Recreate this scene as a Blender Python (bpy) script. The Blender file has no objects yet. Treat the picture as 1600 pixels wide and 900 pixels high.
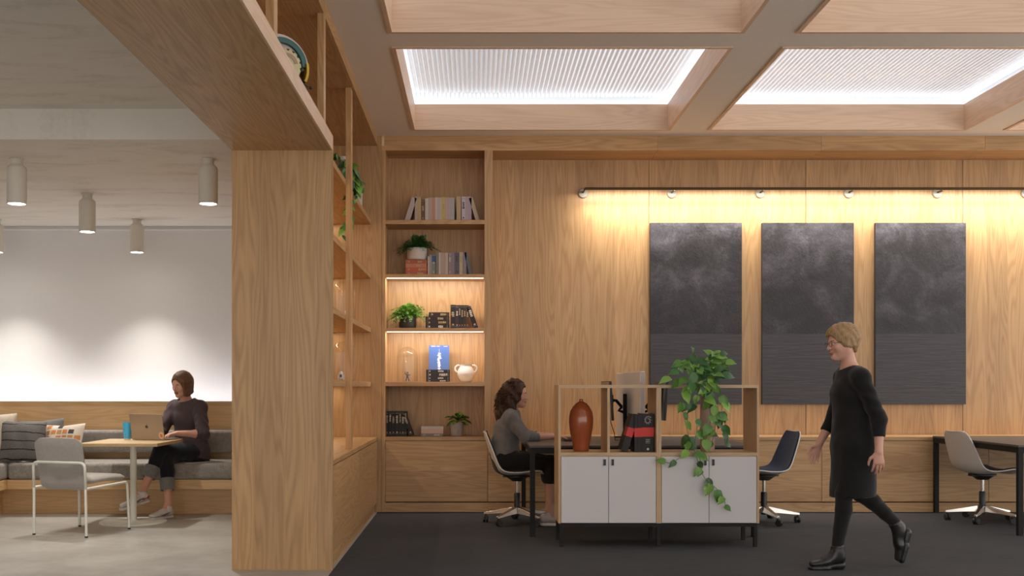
import bpy, bmesh, math, random
import numpy as np
from mathutils import Vector, Matrix
random.seed(7)
SC = bpy.context.scene
COL = SC.collection
PI = math.pi

# ------------------------------------------------------------------ camera, world, exposure
F_PX = 1650.0
cam_d = bpy.data.cameras.new('camera')
cam = bpy.data.objects.new('camera', cam_d)
COL.objects.link(cam)
cam.location = (0, 0, 1.25)
cam.rotation_euler = (PI/2, 0, 0)
cam_d.sensor_width = 36.0
cam_d.lens = F_PX/1600*36.0
cam_d.shift_x = (800-742)/1600
cam_d.shift_y = (603-450)/1600
cam_d.clip_start = 0.05
SC.camera = cam
world = bpy.data.worlds.new('world')
SC.world = world
world.use_nodes = True
bg = world.node_tree.nodes['Background']
bg.inputs[0].default_value = (1.0, 0.96, 0.93, 1)
bg.inputs[1].default_value = 1.1
SC.view_settings.view_transform = 'Standard'
SC.view_settings.look = 'None'
SC.view_settings.exposure = 0.97
SC.view_settings.gamma = 1.0
SC.view_settings.use_curve_mapping = False
SC.cycles.use_denoising = True
SC.cycles.max_bounces = 8
SC.cycles.diffuse_bounces = 5
SC.cycles.sample_clamp_indirect = 6.0
SC.cycles.caustics_reflective = False
SC.cycles.caustics_refractive = False

E_COVE = 1.7       # ceiling cove strips
E_RIB = .14        # glow added to the ribbed coffer ceilings
E_RAIL = 22.0       # wall-washing picture rail (W)
E_PEND = 66.0       # each pendant spot (W)
E_UP = 5.0         # uplight behind the bench panel (W)
E_SHELF = 3.0      # bookcase strips

# ------------------------------------------------------------------ helpers
def tag(o, label=None, cat=None, group=None, kind=None):
    if label: o['label'] = label
    if cat: o['category'] = cat
    if group: o['group'] = group
    if kind: o['kind'] = kind
    return o

class MB:
    def __init__(s):
        s.v = []; s.f = []; s.m = []
    def add(s, vs, fs, m=0, M=None):
        b = len(s.v)
        if M is not None: vs = [tuple(M @ Vector(p)) for p in vs]
        s.v += [tuple(p) for p in vs]
        s.f += [tuple(i+b for i in f) for f in fs]
        s.m += [m]*len(fs)
        return s
    def box(s, x0, y0, z0, x1, y1, z1, m=0, M=None):
        if x0 > x1: x0, x1 = x1, x0
        if y0 > y1: y0, y1 = y1, y0
        if z0 > z1: z0, z1 = z1, z0
        v = [(x0,y0,z0),(x1,y0,z0),(x1,y1,z0),(x0,y1,z0),(x0,y0,z1),(x1,y0,z1),(x1,y1,z1),(x0,y1,z1)]
        f = [(0,3,2,1),(4,5,6,7),(0,1,5,4),(1,2,6,5),(2,3,7,6),(3,0,4,7)]
        return s.add(v, f, m, M)
    def lathe(s, prof, n=24, m=0, M=None, cap0=True, cap1=True):
        v = []; f = []
        for (r, z) in prof:
            for i in range(n):
                a = 2*PI*i/n
                v.append((r*math.cos(a), r*math.sin(a), z))
        for j in range(len(prof)-1):
            for i in range(n):
                k = (i+1) % n
                f.append((j*n+i, j*n+k, (j+1)*n+k, (j+1)*n+i))
        if cap0: f.append(tuple(range(n-1, -1, -1)))
        if cap1: f.append(tuple((len(prof)-1)*n+i for i in range(n)))
        return s.add(v, f, m, M)
    def tube(s, pts, r, n=8, m=0, M=None, closed=False, caps=True):
        P = [Vector(p) for p in pts]; N = len(P)
        rr = r if isinstance(r, (list, tuple)) else [r]*N
        v = []; f = []
        up = None
        for i in range(N):
            if closed: t = P[(i+1) % N]-P[i-1]
            else: t = P[min(i+1, N-1)]-P[max(i-1, 0)]
            if t.length < 1e-9: t = Vector((0,0,1))
            t.normalize()
            if up is None:
                up = Vector((0,0,1)) if abs(t.z) < .9 else Vector((1,0,0))
            a = t.cross(up)
            if a.length < 1e-6: a = t.orthogonal()
            a.normalize(); b = a.cross(t).normalized(); up = b
            for k in range(n):
                q = 2*PI*k/n
                v.append(P[i]+(a*math.cos(q)+b*math.sin(q))*rr[i])
        for i in range(N if closed else N-1):
            j = (i+1) % N
            for k in range(n):
                l = (k+1) % n
                f.append((i*n+k, i*n+l, j*n+l, j*n+k))
        if caps and not closed:
            f.append(tuple(range(n-1, -1, -1))); f.append(tuple((N-1)*n+k for k in range(n)))
        return s.add(v, f, m, M)
    def sphere(s, c, r, m=0, n=12, M=None):
        rx, ry, rz = (r, r, r) if not isinstance(r, (tuple, list)) else r
        v = []; f = []
        h = max(4, n//2+1)
        for j in range(h+1):
            t = PI*j/h
            for i in range(n):
                a = 2*PI*i/n
                v.append((c[0]+rx*math.sin(t)*math.cos(a), c[1]+ry*math.sin(t)*math.sin(a), c[2]-rz*math.cos(t)))
        for j in range(h):
            for i in range(n):
                k = (i+1) % n
                f.append((j*n+i, j*n+k, (j+1)*n+k, (j+1)*n+i))
        return s.add(v, f, m, M)

def mesh_obj(name, me, mats, parent=None, loc=None, smooth=False):
    for mt in (mats if isinstance(mats, (list, tuple)) else [mats]): me.materials.append(mt)
    o = bpy.data.objects.new(name, me)
    COL.objects.link(o)
    if parent: o.parent = parent
    if loc is not None: o.location = loc
    if smooth: me.shade_smooth()
    return o

def obj(name, mb, mats, parent=None, loc=None, smooth=False, bevel=0, seg=2, sharp=None):
    me = bpy.data.meshes.new(name)
    me.from_pydata(mb.v, [], mb.f)
    if any(mb.m): me.polygons.foreach_set('material_index', mb.m)
    me.update()
    bm = bmesh.new(); bm.from_mesh(me)
    bmesh.ops.remove_doubles(bm, verts=bm.verts, dist=1e-6)
    bmesh.ops.recalc_face_normals(bm, faces=bm.faces)
    if bevel:
        es = [e for e in bm.edges if len(e.link_faces) == 2 and e.calc_face_angle(0) > .6]
        bmesh.ops.bevel(bm, geom=es, offset=bevel, segments=seg, affect='EDGES', profile=.5)
    if smooth:
        for p in bm.faces: p.smooth = True
        if sharp:
            for e in bm.edges:
                if len(e.link_faces) == 2 and e.calc_face_angle(0) > sharp: e.smooth = False
    bm.to_mesh(me); bm.free()
    return mesh_obj(name, me, mats, parent, loc)

def empty(name, loc=(0,0,0), rz=0, label=None, cat=None, group=None):
    o = bpy.data.objects.new(name, None)
    COL.objects.link(o)
    o.empty_display_size = .1
    o.location = loc; o.rotation_euler = (0, 0, rz)
    return tag(o, label, cat, group)

def copy_tree(o, parent=None):
    c = o.copy(); COL.objects.link(c)
    if parent: c.parent = parent
    for ch in list(o.children): copy_tree(ch, c)
    return c

def struct(name, mb, mats, parent=None, **k):
    o = obj(name, mb, mats, parent, **k)
    if parent is None: o['kind'] = 'structure'
    return o

ORD = ['first','second','third','fourth','fifth','sixth','seventh','eighth','ninth','tenth','eleventh','twelfth',
       'thirteenth','fourteenth','fifteenth','sixteenth','seventeenth','eighteenth','nineteenth','twentieth']

# ------------------------------------------------------------------ materials
class NT:
    def __init__(s, name):
        s.mat = bpy.data.materials.new(name); s.mat.use_nodes = True
        s.t = s.mat.node_tree; s.b = s.t.nodes['Principled BSDF']
    def n(s, typ, **k):
        x = s.t.nodes.new(typ)
        for a, b in k.items():
            if hasattr(x, a): setattr(x, a, b)
        return x
    def l(s, a, b): s.t.links.new(a, b)
    def val(s, sock, v):
        if isinstance(v, bpy.types.NodeSocket): s.l(v, sock)
        else: sock.default_value = v
    def math(s, op, a, b=None, c=None, clamp=False):
        x = s.n('ShaderNodeMath'); x.operation = op; x.use_clamp = clamp
        s.val(x.inputs[0], a)
        if b is not None: s.val(x.inputs[1], b)
        if c is not None: s.val(x.inputs[2], c)
        return x.outputs[0]
    def comb(s, x, y, z):
        c = s.n('ShaderNodeCombineXYZ')
        s.val(c.inputs[0], x); s.val(c.inputs[1], y); s.val(c.inputs[2], z)
        return c.outputs[0]
    def sep(s, v):
        c = s.n('ShaderNodeSeparateXYZ'); s.l(v, c.inputs[0]); return c.outputs
    def noise(s, vec, scale, detail=2, rough=.5, dist=0):
        x = s.n('ShaderNodeTexNoise')
        if vec is not None: s.l(vec, x.inputs['Vector'])
        x.inputs['Scale'].default_value = scale; x.inputs['Detail'].default_value = detail
        x.inputs['Roughness'].default_value = rough; x.inputs['Distortion'].default_value = dist
        return x.outputs['Fac']
    def ramp(s, fac, stops):
        x = s.n('ShaderNodeValToRGB'); s.l(fac, x.inputs[0])
        e = x.color_ramp.elements
        while len(e) < len(stops): e.new(.5)
        for i, (p, c) in enumerate(stops):
            e[i].position = p; e[i].color = (*c, 1) if len(c) == 3 else c
        return x.outputs[0]
    def mix(s, fac, a, b, mode='MIX'):
        x = s.n('ShaderNodeMix'); x.data_type = 'RGBA'; x.blend_type = mode
        s.val(x.inputs[0], fac)
        for sock, v in ((x.inputs[6], a), (x.inputs[7], b)):
            if isinstance(v, bpy.types.NodeSocket): s.l(v, sock)
            else: sock.default_value = (*v, 1)
        return x.outputs[2]
    def bump(s, h, strength=.2, dist=.01):
        x = s.n('ShaderNodeBump'); s.l(h, x.inputs['Height'])
        x.inputs['Strength'].default_value = strength; x.inputs['Distance'].default_value = dist
        s.l(x.outputs[0], s.b.inputs['Normal'])
    def objco(s):
        return s.n('ShaderNodeTexCoord').outputs['Object']
    def rand(s):
        return s.n('ShaderNodeObjectInfo').outputs['Random']
    def base(s, c):
        if isinstance(c, bpy.types.NodeSocket): s.l(c, s.b.inputs['Base Color'])
        else: s.b.inputs['Base Color'].default_value = (*c, 1)
    def rough(s, r): s.val(s.b.inputs['Roughness'], r)

def srgb(r, g, b):
    f = lambda c: (c/255/12.92 if c/255 <= .04045 else ((c/255+.055)/1.055)**2.4)
    return (f(r), f(g), f(b))

def plain(name, col, rough=.5, metal=0, var=.06, scale=30, bump=0, spec=None, coat=0):
    m = NT(name)
    nz = m.noise(m.objco(), scale, 3)
    c = m.mix(nz, tuple(x*(1-var) for x in col), tuple(min(1, x*(1+var)) for x in col))
    m.base(c); m.rough(rough); m.b.inputs['Metallic'].default_value = metal
    if bump: m.bump(nz, bump, .004)
    if spec is not None: m.b.inputs['Specular IOR Level'].default_value = spec
    if coat: m.b.inputs['Coat Weight'].default_value = coat
    return m.mat

def emis(name, col, strength):
    m = NT(name)
    m.base((.9,.9,.9)); m.b.inputs['Emission Color'].default_value = (*col, 1)
    m.b.inputs['Emission Strength'].default_value = strength
    return m.mat

def wood(name, along, light, dark, strip=.21, rough=.42, rings=26, var=.20):
    m = NT(name)
    oc = m.objco(); rnd = m.rand()
    x, y, z = m.sep(oc)
    if along == 'z': u = m.math('ADD', x, m.math('MULTIPLY', y, 1.03)); v = z
    elif along == 'x': u = m.math('ADD', m.math('MULTIPLY', y, 1.03), z); v = x
    else: u = m.math('ADD', x, z); v = y
    u = m.math('ADD', u, m.math('MULTIPLY', rnd, 11.3))
    wob = m.math('MULTIPLY', m.noise(m.comb(u, v, 0), 1.2, 1), .05)
    sid = m.math('FLOOR', m.math('DIVIDE', m.math('ADD', u, wob), strip))
    wn = m.n('ShaderNodeTexWhiteNoise'); wn.noise_dimensions = '2D'
    m.l(m.comb(sid, m.math('MULTIPLY', rnd, 91), 0), wn.inputs['Vector'])
    sr = wn.outputs['Value']
    v2 = m.math('ADD', v, m.math('MULTIPLY', sr, 23.0))
    n1 = m.noise(m.comb(m.math('MULTIPLY', u, 5.0), m.math('MULTIPLY', v2, .34), sr), 1.0, 2, .5, .12)
    ring = m.math('SINE', m.math('MULTIPLY', n1, rings*4.6))
    ring = m.math('MULTIPLY_ADD', ring, .5, .5)
    ring = m.math('POWER', ring, 1.6)
    fib = m.noise(m.comb(m.math('MULTIPLY', u, 120), m.math('MULTIPLY', v2, 2.6), 0), 1.0, 3, .6)
    broad = m.noise(m.comb(m.math('MULTIPLY', u, 9), m.math('MULTIPLY', v2, .5), 4.0), 1.0, 2)
    fac = m.math('ADD', m.math('MULTIPLY', ring, .24), m.math('MULTIPLY', fib, .50))
    fac = m.math('ADD', fac, m.math('MULTIPLY', broad, .35))
    c = m.ramp(fac, [(.22, light), (.85, dark)])
    tone = m.math('MULTIPLY_ADD', sr, var, 1-var*.5)
    tc = m.comb(tone, tone, tone)
    c = m.mix(1.0, c, tc, 'MULTIPLY')
    m.base(c)
    m.rough(m.math('MULTIPLY_ADD', fib, .15, rough-.07))
    m.bump(fib, .08, .002)
    return m.mat

L_OAK = (.60, .368, .172); D_OAK = (.37, .198, .078)
M = {}
M['oak_v'] = wood('oak_vertical', 'z', L_OAK, D_OAK)
M['oak_x'] = wood('oak_across', 'x', L_OAK, D_OAK)
M['oak_y'] = wood('oak_depth', 'y', L_OAK, D_OAK)
M['oak_pale_x'] = wood('pale_oak_across', 'x', (.80,.57,.40), (.64,.43,.28), strip=.3, var=.08)
M['oak_pale_y'] = wood('pale_oak_depth', 'y', (.80,.57,.40), (.64,.43,.28), strip=.3, var=.08)
M['oak_bench_x'] = wood('bench_oak_across', 'x', (.72,.48,.25), (.54,.33,.15))
M['oak_bench_y'] = wood('bench_oak_depth', 'y', (.72,.48,.25), (.54,.33,.15))
M['maple'] = wood('maple_top', 'x', (.72,.53,.31), (.60,.42,.22), strip=.12, var=.06)
M['oak_unit_v'] = wood('storage_oak_vertical', 'z', (.58,.39,.22), (.44,.28,.14), strip=.3, var=.05)
M['oak_unit_x'] = wood('storage_oak_across', 'x', (.58,.39,.22), (.44,.28,.14), strip=.3, var=.05)
M['plaster'] = plain('taupe_ceiling_paint', (.86,.80,.72), .75, var=.03)
M['white_paint'] = plain('white_wall_paint', (.80,.79,.78), .7, var=.015, scale=3)
M['white_cove'] = plain('white_cove_paint', (.86,.87,.88), .6, var=.01)
M['white_door'] = plain('warm_white_laminate', (.62,.58,.57), .45, var=.015, scale=4)
M['lamp_white'] = plain('matt_white_lamp_enamel', (.70,.66,.58), .5, var=.02)
M['frame_white'] = plain('white_powder_coat', (.74,.75,.68), .4, var=.02)
M['black_metal'] = plain('black_powder_coat', (.014,.013,.013), .6, var=.2, spec=.25)
M['black_plastic'] = plain('black_plastic', (.015,.015,.016), .4, var=.2)
M['desk_black'] = plain('dark_desk_laminate', (.085,.075,.07), .45, var=.08)
M['chrome'] = plain('polished_aluminium', (.72,.68,.63), .22, metal=1, var=.03)
M['shell_white'] = plain('white_moulded_shell', (.68,.63,.57), .38, var=.02)
M['bronze'] = plain('bronze_rail', (.075,.048,.018), .5, var=.1, spec=.3)
M['rosette'] = plain('satin_rosette_metal', (.30,.26,.21), .45, var=.05)
M['terracotta'] = plain('glazed_terracotta', (.36,.085,.028), .22, var=.18, scale=9, coat=.5)
M['soil'] = plain('potting_soil', (.03,.02,.012), .9, var=.4, scale=80)

def fabric(name, col, var=.25, scale=260, rough=.9, streak=None):
    m = NT(name); oc = m.objco()
    nz = m.noise(oc, scale, 2, .7)
    n2 = m.noise(oc, scale/6, 2)
    f = m.math('ADD', m.math('MULTIPLY', nz, .7), m.math('MULTIPLY', n2, .3))
    c = m.ramp(f, [(.3, tuple(x*(1-var) for x in col)), (.7, tuple(min(1, x*(1+var)) for x in col))])
    m.base(c); m.rough(rough); m.bump(nz, .35, .003)
    m.b.inputs['Specular IOR Level'].default_value = .2
    m.b.inputs['Sheen Weight'].default_value = .15
    return m.mat
M['bench_fabric'] = fabric('grey_bench_weave', (.30,.275,.25), .45, 150)
M['chair_fabric'] = fabric('light_grey_chair_weave', (.37,.345,.32), .14, 300)
M['navy_pad'] = fabric('navy_seat_pad', (.035,.042,.075), .25)
M['black_pad'] = fabric('black_seat_pad', (.025,.023,.023), .25)
M['cushion_cream'] = fabric('cream_cushion', (.55,.48,.38), .2, 160)
M['cushion_grey'] = fabric('mid_grey_cushion', (.17,.16,.16), .2, 160)
M['mauve_knit'] = fabric('mauve_brown_knit', (.075,.052,.055), .2, 300)
M['grey_knit'] = fabric('grey_knit', (.155,.14,.135), .22, 300)
M['black_cloth'] = fabric('black_cloth', (.012,.011,.011), .3, 300)
M['navy_denim'] = fabric('dark_denim', (.014,.015,.022), .3, 300)
M['denim_cuff'] = fabric('pale_denim_cuff', (.20,.21,.21), .3, 300)
M['divider_felt'] = fabric('pale_felt', (.68,.63,.59), .05, 300)
M['tights'] = fabric('black_tights', (.012,.011,.011), .2, 300)
M['leather'] = plain('black_leather', (.016,.015,.015), .32, var=.2)
M['sneaker'] = plain('white_sneaker_leather', (.66,.62,.60), .5, var=.04)
M['sneaker_grey'] = plain('grey_sneaker_mesh', (.42,.37,.34), .6, var=.2, scale=90)
M['sole'] = plain('white_rubber_sole', (.62,.57,.54), .6, var=.04)
M['shoe_red'] = plain('red_shoe_trim', (.42,.03,.04), .5)
M['shoe_mark'] = plain('grey_shoe_mark', (.13,.14,.15), .5)

def skin(name, col):
    m = NT(name)
    nz = m.noise(m.objco(), 18, 3)
    m.base(m.mix(nz, tuple(x*.92 for x in col), tuple(min(1,x*1.08) for x in col)))
    m.rough(.5)
    m.b.inputs['Subsurface Weight'].default_value = .08
    m.b.inputs['Subsurface Radius'].default_value = (.01,.004,.002)
    return m.mat
M['skin_a'] = skin('skin_fair', (.66,.36,.26))
M['skin_b'] = skin('skin_tan', (.56,.29,.20))
M['skin_c'] = skin('skin_light', (.62,.33,.24))
M['lips'] = plain('lips', (.36,.14,.11), .5)
M['eye_white'] = plain('eye_white', (.7,.68,.66), .3)
M['eye_dark'] = plain('eye_iris', (.03,.018,.012), .2)

def hairmat(name, a, b, scale=90):
    m = NT(name); oc = m.objco(); x, y, z = m.sep(oc)
    nz = m.noise(m.comb(m.math('MULTIPLY', x, 2.2), m.math('MULTIPLY', y, 2.2), m.math('MULTIPLY', z, .35)), scale, 3, .6)
    m.base(m.ramp(nz, [(.3, a), (.7, b)])); m.rough(.45); m.bump(nz, .5, .004); m.b.inputs['Specular IOR Level'].default_value = .22
    return m.mat
M['hair_a'] = hairmat('brown_bob_hair', (.10,.052,.03), (.24,.13,.075))
M['hair_b'] = hairmat('dark_curly_hair', (.014,.007,.005), (.085,.036,.018), 40)
M['hair_c'] = hairmat('blonde_hair', (.22,.13,.06), (.45,.29,.15))

def glass(name):
    m = NT(name)
    t = m.n('ShaderNodeBsdfTransparent'); t.inputs[0].default_value = (.97,.97,.965,1)
    g = m.n('ShaderNodeBsdfGlossy'); g.inputs['Roughness'].default_value = .02
    lw = m.n('ShaderNodeLayerWeight'); lw.inputs[0].default_value = .5
    f = m.math('MULTIPLY_ADD', m.math('POWER', lw.outputs['Facing'], 3.0), .55, .035)
    mx = m.n('ShaderNodeMixShader'); m.l(f, mx.inputs[0]); m.l(t.outputs[0], mx.inputs[1]); m.l(g.outputs[0], mx.inputs[2])
    m.l(mx.outputs[0], m.t.nodes['Material Output'].inputs[0])
    return m.mat
M['glass'] = glass('clear_glass')

def leafmat(name, a, b, edge=None):
    m = NT(name)
    nz = m.noise(m.objco(), 14, 3, .6)
    r = m.rand()
    c = m.mix(r, a, b)
    stops = [(.35,(0,0,0)),(.65,(1,1,1))]
    if edge: c = m.mix(m.ramp(nz, [(.52,(0,0,0)),(.62,(1,1,1))]), c, edge)
    m.base(c); m.rough(.38)
    return m.mat
M['pothos'] = leafmat('pothos_leaf', (.04,.15,.02), (.20,.38,.05), (.52,.58,.20))
M['pothos_dark'] = leafmat('dark_leaf', (.02,.07,.018), (.05,.15,.03))
M['fern'] = leafmat('fern_leaf', (.03,.10,.02), (.05,.14,.03))
M['fern_bright'] = leafmat('bright_fern_leaf', (.14,.30,.04), (.18,.36,.05))
M['stem'] = plain('green_stem', (.07,.14,.03), .5)

# carpet and concrete
m = NT('charcoal_carpet'); oc = m.objco(); x, y, z = m.sep(oc)
nf = m.noise(oc, 420, 2, .7); ns = m.noise(m.comb(m.math('MULTIPLY', x, 5), m.math('MULTIPLY', y, 60), 0), 1, 3, .6)
nb = m.noise(oc, 1.1, 2)
f = m.math('ADD', m.math('MULTIPLY', nf, .5), m.math('MULTIPLY', ns, .5))
m.base(m.mix(m.ramp(nb, [(.3,(0,0,0)),(.7,(1,1,1))]), m.ramp(f, [(.3,(.042,.043,.046)),(.7,(.086,.088,.093))]), m.ramp(f, [(.3,(.050,.051,.054)),(.7,(.098,.100,.105))])))
m.rough(.95); m.bump(nf, .5, .004); m.b.inputs['Specular IOR Level'].default_value = .15
M['carpet'] = m.mat
m = NT('polished_concrete'); oc = m.objco()
n1 = m.noise(oc, 1.6, 5, .62, .4); n2 = m.noise(oc, 9, 4, .6); n3 = m.noise(oc, 120, 2)
f = m.math('ADD', m.math('MULTIPLY', n1, .6), m.math('ADD', m.math('MULTIPLY', n2, .28), m.math('MULTIPLY', n3, .12)))
m.base(m.ramp(f, [(.32,(.27,.26,.235)),(.50,(.38,.365,.335)),(.68,(.47,.455,.42))]))
m.rough(.32)
M['concrete'] = m.mat
m = NT('board_marked_concrete_ceiling'); oc = m.objco(); x, y, z = m.sep(oc)
n1 = m.noise(m.comb(m.math('MULTIPLY', x, 1.1), m.math('MULTIPLY', y, 3.2), 0), 1.5, 4, .6, .6)
n2 = m.noise(oc, 30, 3)
f = m.math('ADD', m.math('MULTIPLY', n1, .8), m.math('MULTIPLY', n2, .2))
m.base(m.ramp(f, [(.34,(.66,.61,.54)),(.48,(.77,.73,.66)),(.7,(.80,.76,.69))])); m.rough(.8)
M['concrete_ceiling'] = m.mat

# paintings: dark clouds over a low dark sea
m = NT('dark_impasto_paint'); oc = m.objco(); rnd = m.rand(); x, y, z = m.sep(oc)
ox = m.math('ADD', x, m.math('MULTIPLY', rnd, 17.0))
cl = m.noise(m.comb(ox, 0, m.math('MULTIPLY', z, 1.1)), 2.6, 5, .6, .5)
fine = m.noise(m.comb(ox, 0, z), 26, 5, .7, 1.2)
sea = m.noise(m.comb(m.math('MULTIPLY', ox, 3), 0, m.math('MULTIPLY', z, 40)), 1.0, 4, .65, .3)
hz = m.noise(m.comb(ox, 0, 0), 6, 2)
hgt = m.math('ADD', z, m.math('MULTIPLY', hz, .02))
isky = m.math('GREATER_THAN', hgt, .735)
hi = m.math('DIVIDE', m.math('SUBTRACT', z, .735), 1.135, clamp=True)
skyf = m.math('ADD', m.math('MULTIPLY', cl, .85), m.math('MULTIPLY', fine, .3))
skyf = m.math('ADD', skyf, m.math('MULTIPLY_ADD', hi, .16, -.10))  # lighter towards the top: reflected light painted into the clouds
skyc = m.ramp(skyf, [(.42,(.013,.011,.012)),(.56,(.032,.028,.032)),(.70,(.075,.068,.082)),(.84,(.16,.15,.17))])
seac = m.ramp(sea, [(.3,(.036,.033,.036)),(.7,(.054,.050,.054))])
m.base(m.mix(isky, seac, skyc)); m.rough(m.math('MULTIPLY_ADD', fine, .3, .35))
m.bump(m.mix(isky, sea, fine), .45, .008)
M['painting'] = m.mat
M['canvas_edge'] = plain('dark_canvas_edge', (.03,.028,.03), .8)

# ------------------------------------------------------------------ room shell
Y_F = 10.47     # front plane of the back joinery
Y_B = 10.92     # face of the panelled wall
X_P = -0.965    # right face of the partition
X_L = -1.65     # left face of the partition
Y_P = 7.17      # front of the pillar
Z_C = 3.73      # ceiling of the panelled room
Z_T = 0.745     # top of the base cabinets
Y_0 = -3.0; X_R = 8.6

struct('floor', MB().box(X_P, Y_0, -.1, X_R, Y_B+.2, 0), M['carpet'])
struct('floor', MB().box(-5.6, Y_0, -.1, X_P, 11.5, 0), M['concrete'])
struct('wall_back', MB().box(-1.5, Y_B+.02, 0, X_R, Y_B+.2, 4.3), M['oak_v'])
WB = bpy.data.objects['wall_back']
# wall panels, 3 mm joints
px0 = .178; pitch = 1.622
k = 0
while px0+k*pitch < X_R:
    a = px0+k*pitch; b = min(a+pitch, X_R)
    obj('panel', MB().box(a+.003, Y_B, Z_T, b-.003, Y_B+.02, 3.6), M['oak_v'], WB)
    k += 1
struct('wall_left', MB().box(-5.6, Y_0, 0, -5.4, 11.5, 3.3), M['white_paint'])
struct('wall_far', MB().box(-5.6, 11.28, 0, -1.5, 11.48, 3.3), M['white_paint'])
# left ceilings
struct('ceiling', MB().box(-5.6, Y_0, 3.15, X_L, 7.24, 3.3), M['concrete_ceiling'])
struct('ceiling', MB().box(-5.6, 7.24, 2.94, X_L+.05, 11.16, 3.3), M['concrete_ceiling'])
struct('trim_1', MB().box(-5.4, 11.24, 2.915, -1.5, 11.28, 2.95), M['white_paint'])
struct('ceiling', MB().box(-5.6, 11.16, 3.02, -1.5, 11.28, 3.3), M['white_paint'])

# valance over the panelled wall
VAL = struct('trim_2', MB().box(-.90, Y_F+.02, 3.62, X_R, Y_B, Z_C), M['oak_x'])
edges = [-.90] + [1.815+1.622*(i) for i in range(5)]
edges = [e for e in edges if e < X_R] + [X_R]
for a, b in zip(edges, edges[1:]):
    obj('board', MB().box(a+.0012, Y_F, 3.585, b-.0012, Y_F+.02, Z_C-.001), M['oak_x'], VAL)
    obj('board', MB().box(a+.0012, Y_F+.02, 3.585, b-.0012, Y_B, 3.605), M['oak_x'], VAL)

# coffered ceiling
NX = [-.61+2.86*i for i in range(3)]            # coffer left edges
NY = [7.72-2.81*j for j in range(4)]            # coffer near edges
W = 2.5; T = .03
ce = MB()
ys = []
for y in sorted(NY): ys += [y, y+W]
yl = [Y_0]+ys+[Y_B]
for i in range(0, len(yl), 2):
    ce.box(X_P-.02, yl[i], Z_C, X_R, yl[i+1], Z_C+.05)
for y in NY:
    xl = [X_P-.02]
    for x in NX: xl += [x, x+W]
    xl.append(X_R)
    for i in range(0, len(xl), 2):
        if xl[i+1] > xl[i]: ce.box(xl[i], y, Z_C, xl[i+1], y+W, Z_C+.05)
CEIL = struct('ceiling', ce, M['plaster'])
M['rib_glow'] = emis('white_ribs_added_glow', (.93,.94,1.0), E_RIB)  # ribbed panels get an added glow; no source behind them is known
M['cove_led'] = emis('cove_led', (.80,.90,1.0), E_COVE)
# one coffer's parts, shared by all (local origin: near left corner of the opening at ceiling height)
zb, zt = -.008, .24
bd = {}
def cof_meshes():
    d = {}
    mb = MB().box(0,W-T,zb,W,W,zt); d['far'] = (mb, M['oak_pale_x'])
    mb = MB().box(0,0,zb,W,T,zt); d['near'] = (mb, M['oak_pale_x'])
    mb = MB().box(0,T,zb,T,W-T,zt); d['left'] = (mb, M['oak_pale_y'])
    mb = MB().box(W-T,T,zb,W,W-T,zt); d['right'] = (mb, M['oak_pale_y'])
    return d
g = .085; zr = .36
first = None
for j, y in enumerate(NY):
    for i, x in enumerate(NX):
        e0 = empty('coffer', (x, y, Z_C), label=None)
        e0.parent = CEIL
        if first is None:
            first = []
            for kk, (mb, mt) in cof_meshes().items(): first.append(obj('board', mb, mt, e0))
            w = MB()
            w.box(-g-.02,-g-.02,zt-.02,-g,W+g+.02,zr+.06); w.box(W+g,-g-.02,zt-.02,W+g+.02,W+g+.02,zr+.06)
            w.box(-g,-g-.02,zt-.02,W+g,-g,zr+.06); w.box(-g,W+g,zt-.02,W+g,W+g+.02,zr+.06)
            w.box(-g,-g,zt-.02,0,W+g,zt); w.box(W,-g,zt-.02,W+g,W+g,zt); w.box(0,-g,zt-.02,W,0,zt); w.box(0,W,zt-.02,W,W+g,zt)
            w.box(-g,-g,zr+.02,W+g,W+g,zr+.06)
            first.append(obj('cove_wall', w, M['white_cove'], e0))
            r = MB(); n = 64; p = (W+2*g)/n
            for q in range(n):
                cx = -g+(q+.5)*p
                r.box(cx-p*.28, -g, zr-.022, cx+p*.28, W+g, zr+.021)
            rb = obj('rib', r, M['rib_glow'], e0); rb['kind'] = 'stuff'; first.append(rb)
            s = MB()
            s.box(-g+.025,-g+.03,zt,-g+.045,W+g-.03,zt+.012); s.box(W+g-.045,-g+.03,zt,W+g-.025,W+g-.03,zt+.012)
            s.box(-g+.05,-g+.025,zt,W+g-.05,-g+.045,zt+.012); s.box(-g+.05,W+g-.045,zt,W+g-.05,W+g-.025,zt+.012)
            first.append(obj('led_strip', s, M['cove_led'], e0))
        else:
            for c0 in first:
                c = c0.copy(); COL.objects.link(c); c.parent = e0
struct('ceiling', MB().box(X_P-.5, Y_0, 4.3, X_R, Y_B+.2, 4.35), M['plaster'])

# ------------------------------------------------------------------ partition: pillar, portal beam, left shelving
pil = empty('pillar', (0,0,0), label='broad oak clad pillar dividing the concrete lounge from the carpeted room', cat='pillar')
obj('front_panel', MB().box(X_L, Y_P, 0, X_P-.012, Y_P+.02, 2.85), M['oak_v'], pil)
obj('edge_strip', MB().box(X_P-.0115, Y_P, 0, X_P, Y_P+.03, 2.95), M['oak_v'], pil)
obj('side_panel', MB().box(X_L, Y_P+.021, 0, X_L+.02, Y_F, 2.93), M['oak_v'], pil)
beam = empty('portal_beam', (0,0,0), label='deep oak beam running overhead from the pillar toward the camera', cat='beam')
yb = [Y_0, 0.6, 3.1, 5.62, Y_P+.02]
for a, b in zip(yb, yb[1:]):
    obj('underside_panel', MB().box(X_L, a+.001, 2.85, X_P-.0125, b-.001, 2.87), M['oak_y'], beam)
    obj('fascia_board', MB().box(X_P-.012, a+.001, 2.85, X_P, min(b, Y_P)-.001, 2.95), M['oak_pale_y'], beam)
obj('shelf_board', MB().box(X_L+.02, Y_0, 2.871, X_P-.0125, Y_P, 2.945), M['oak_y'], beam)
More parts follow.
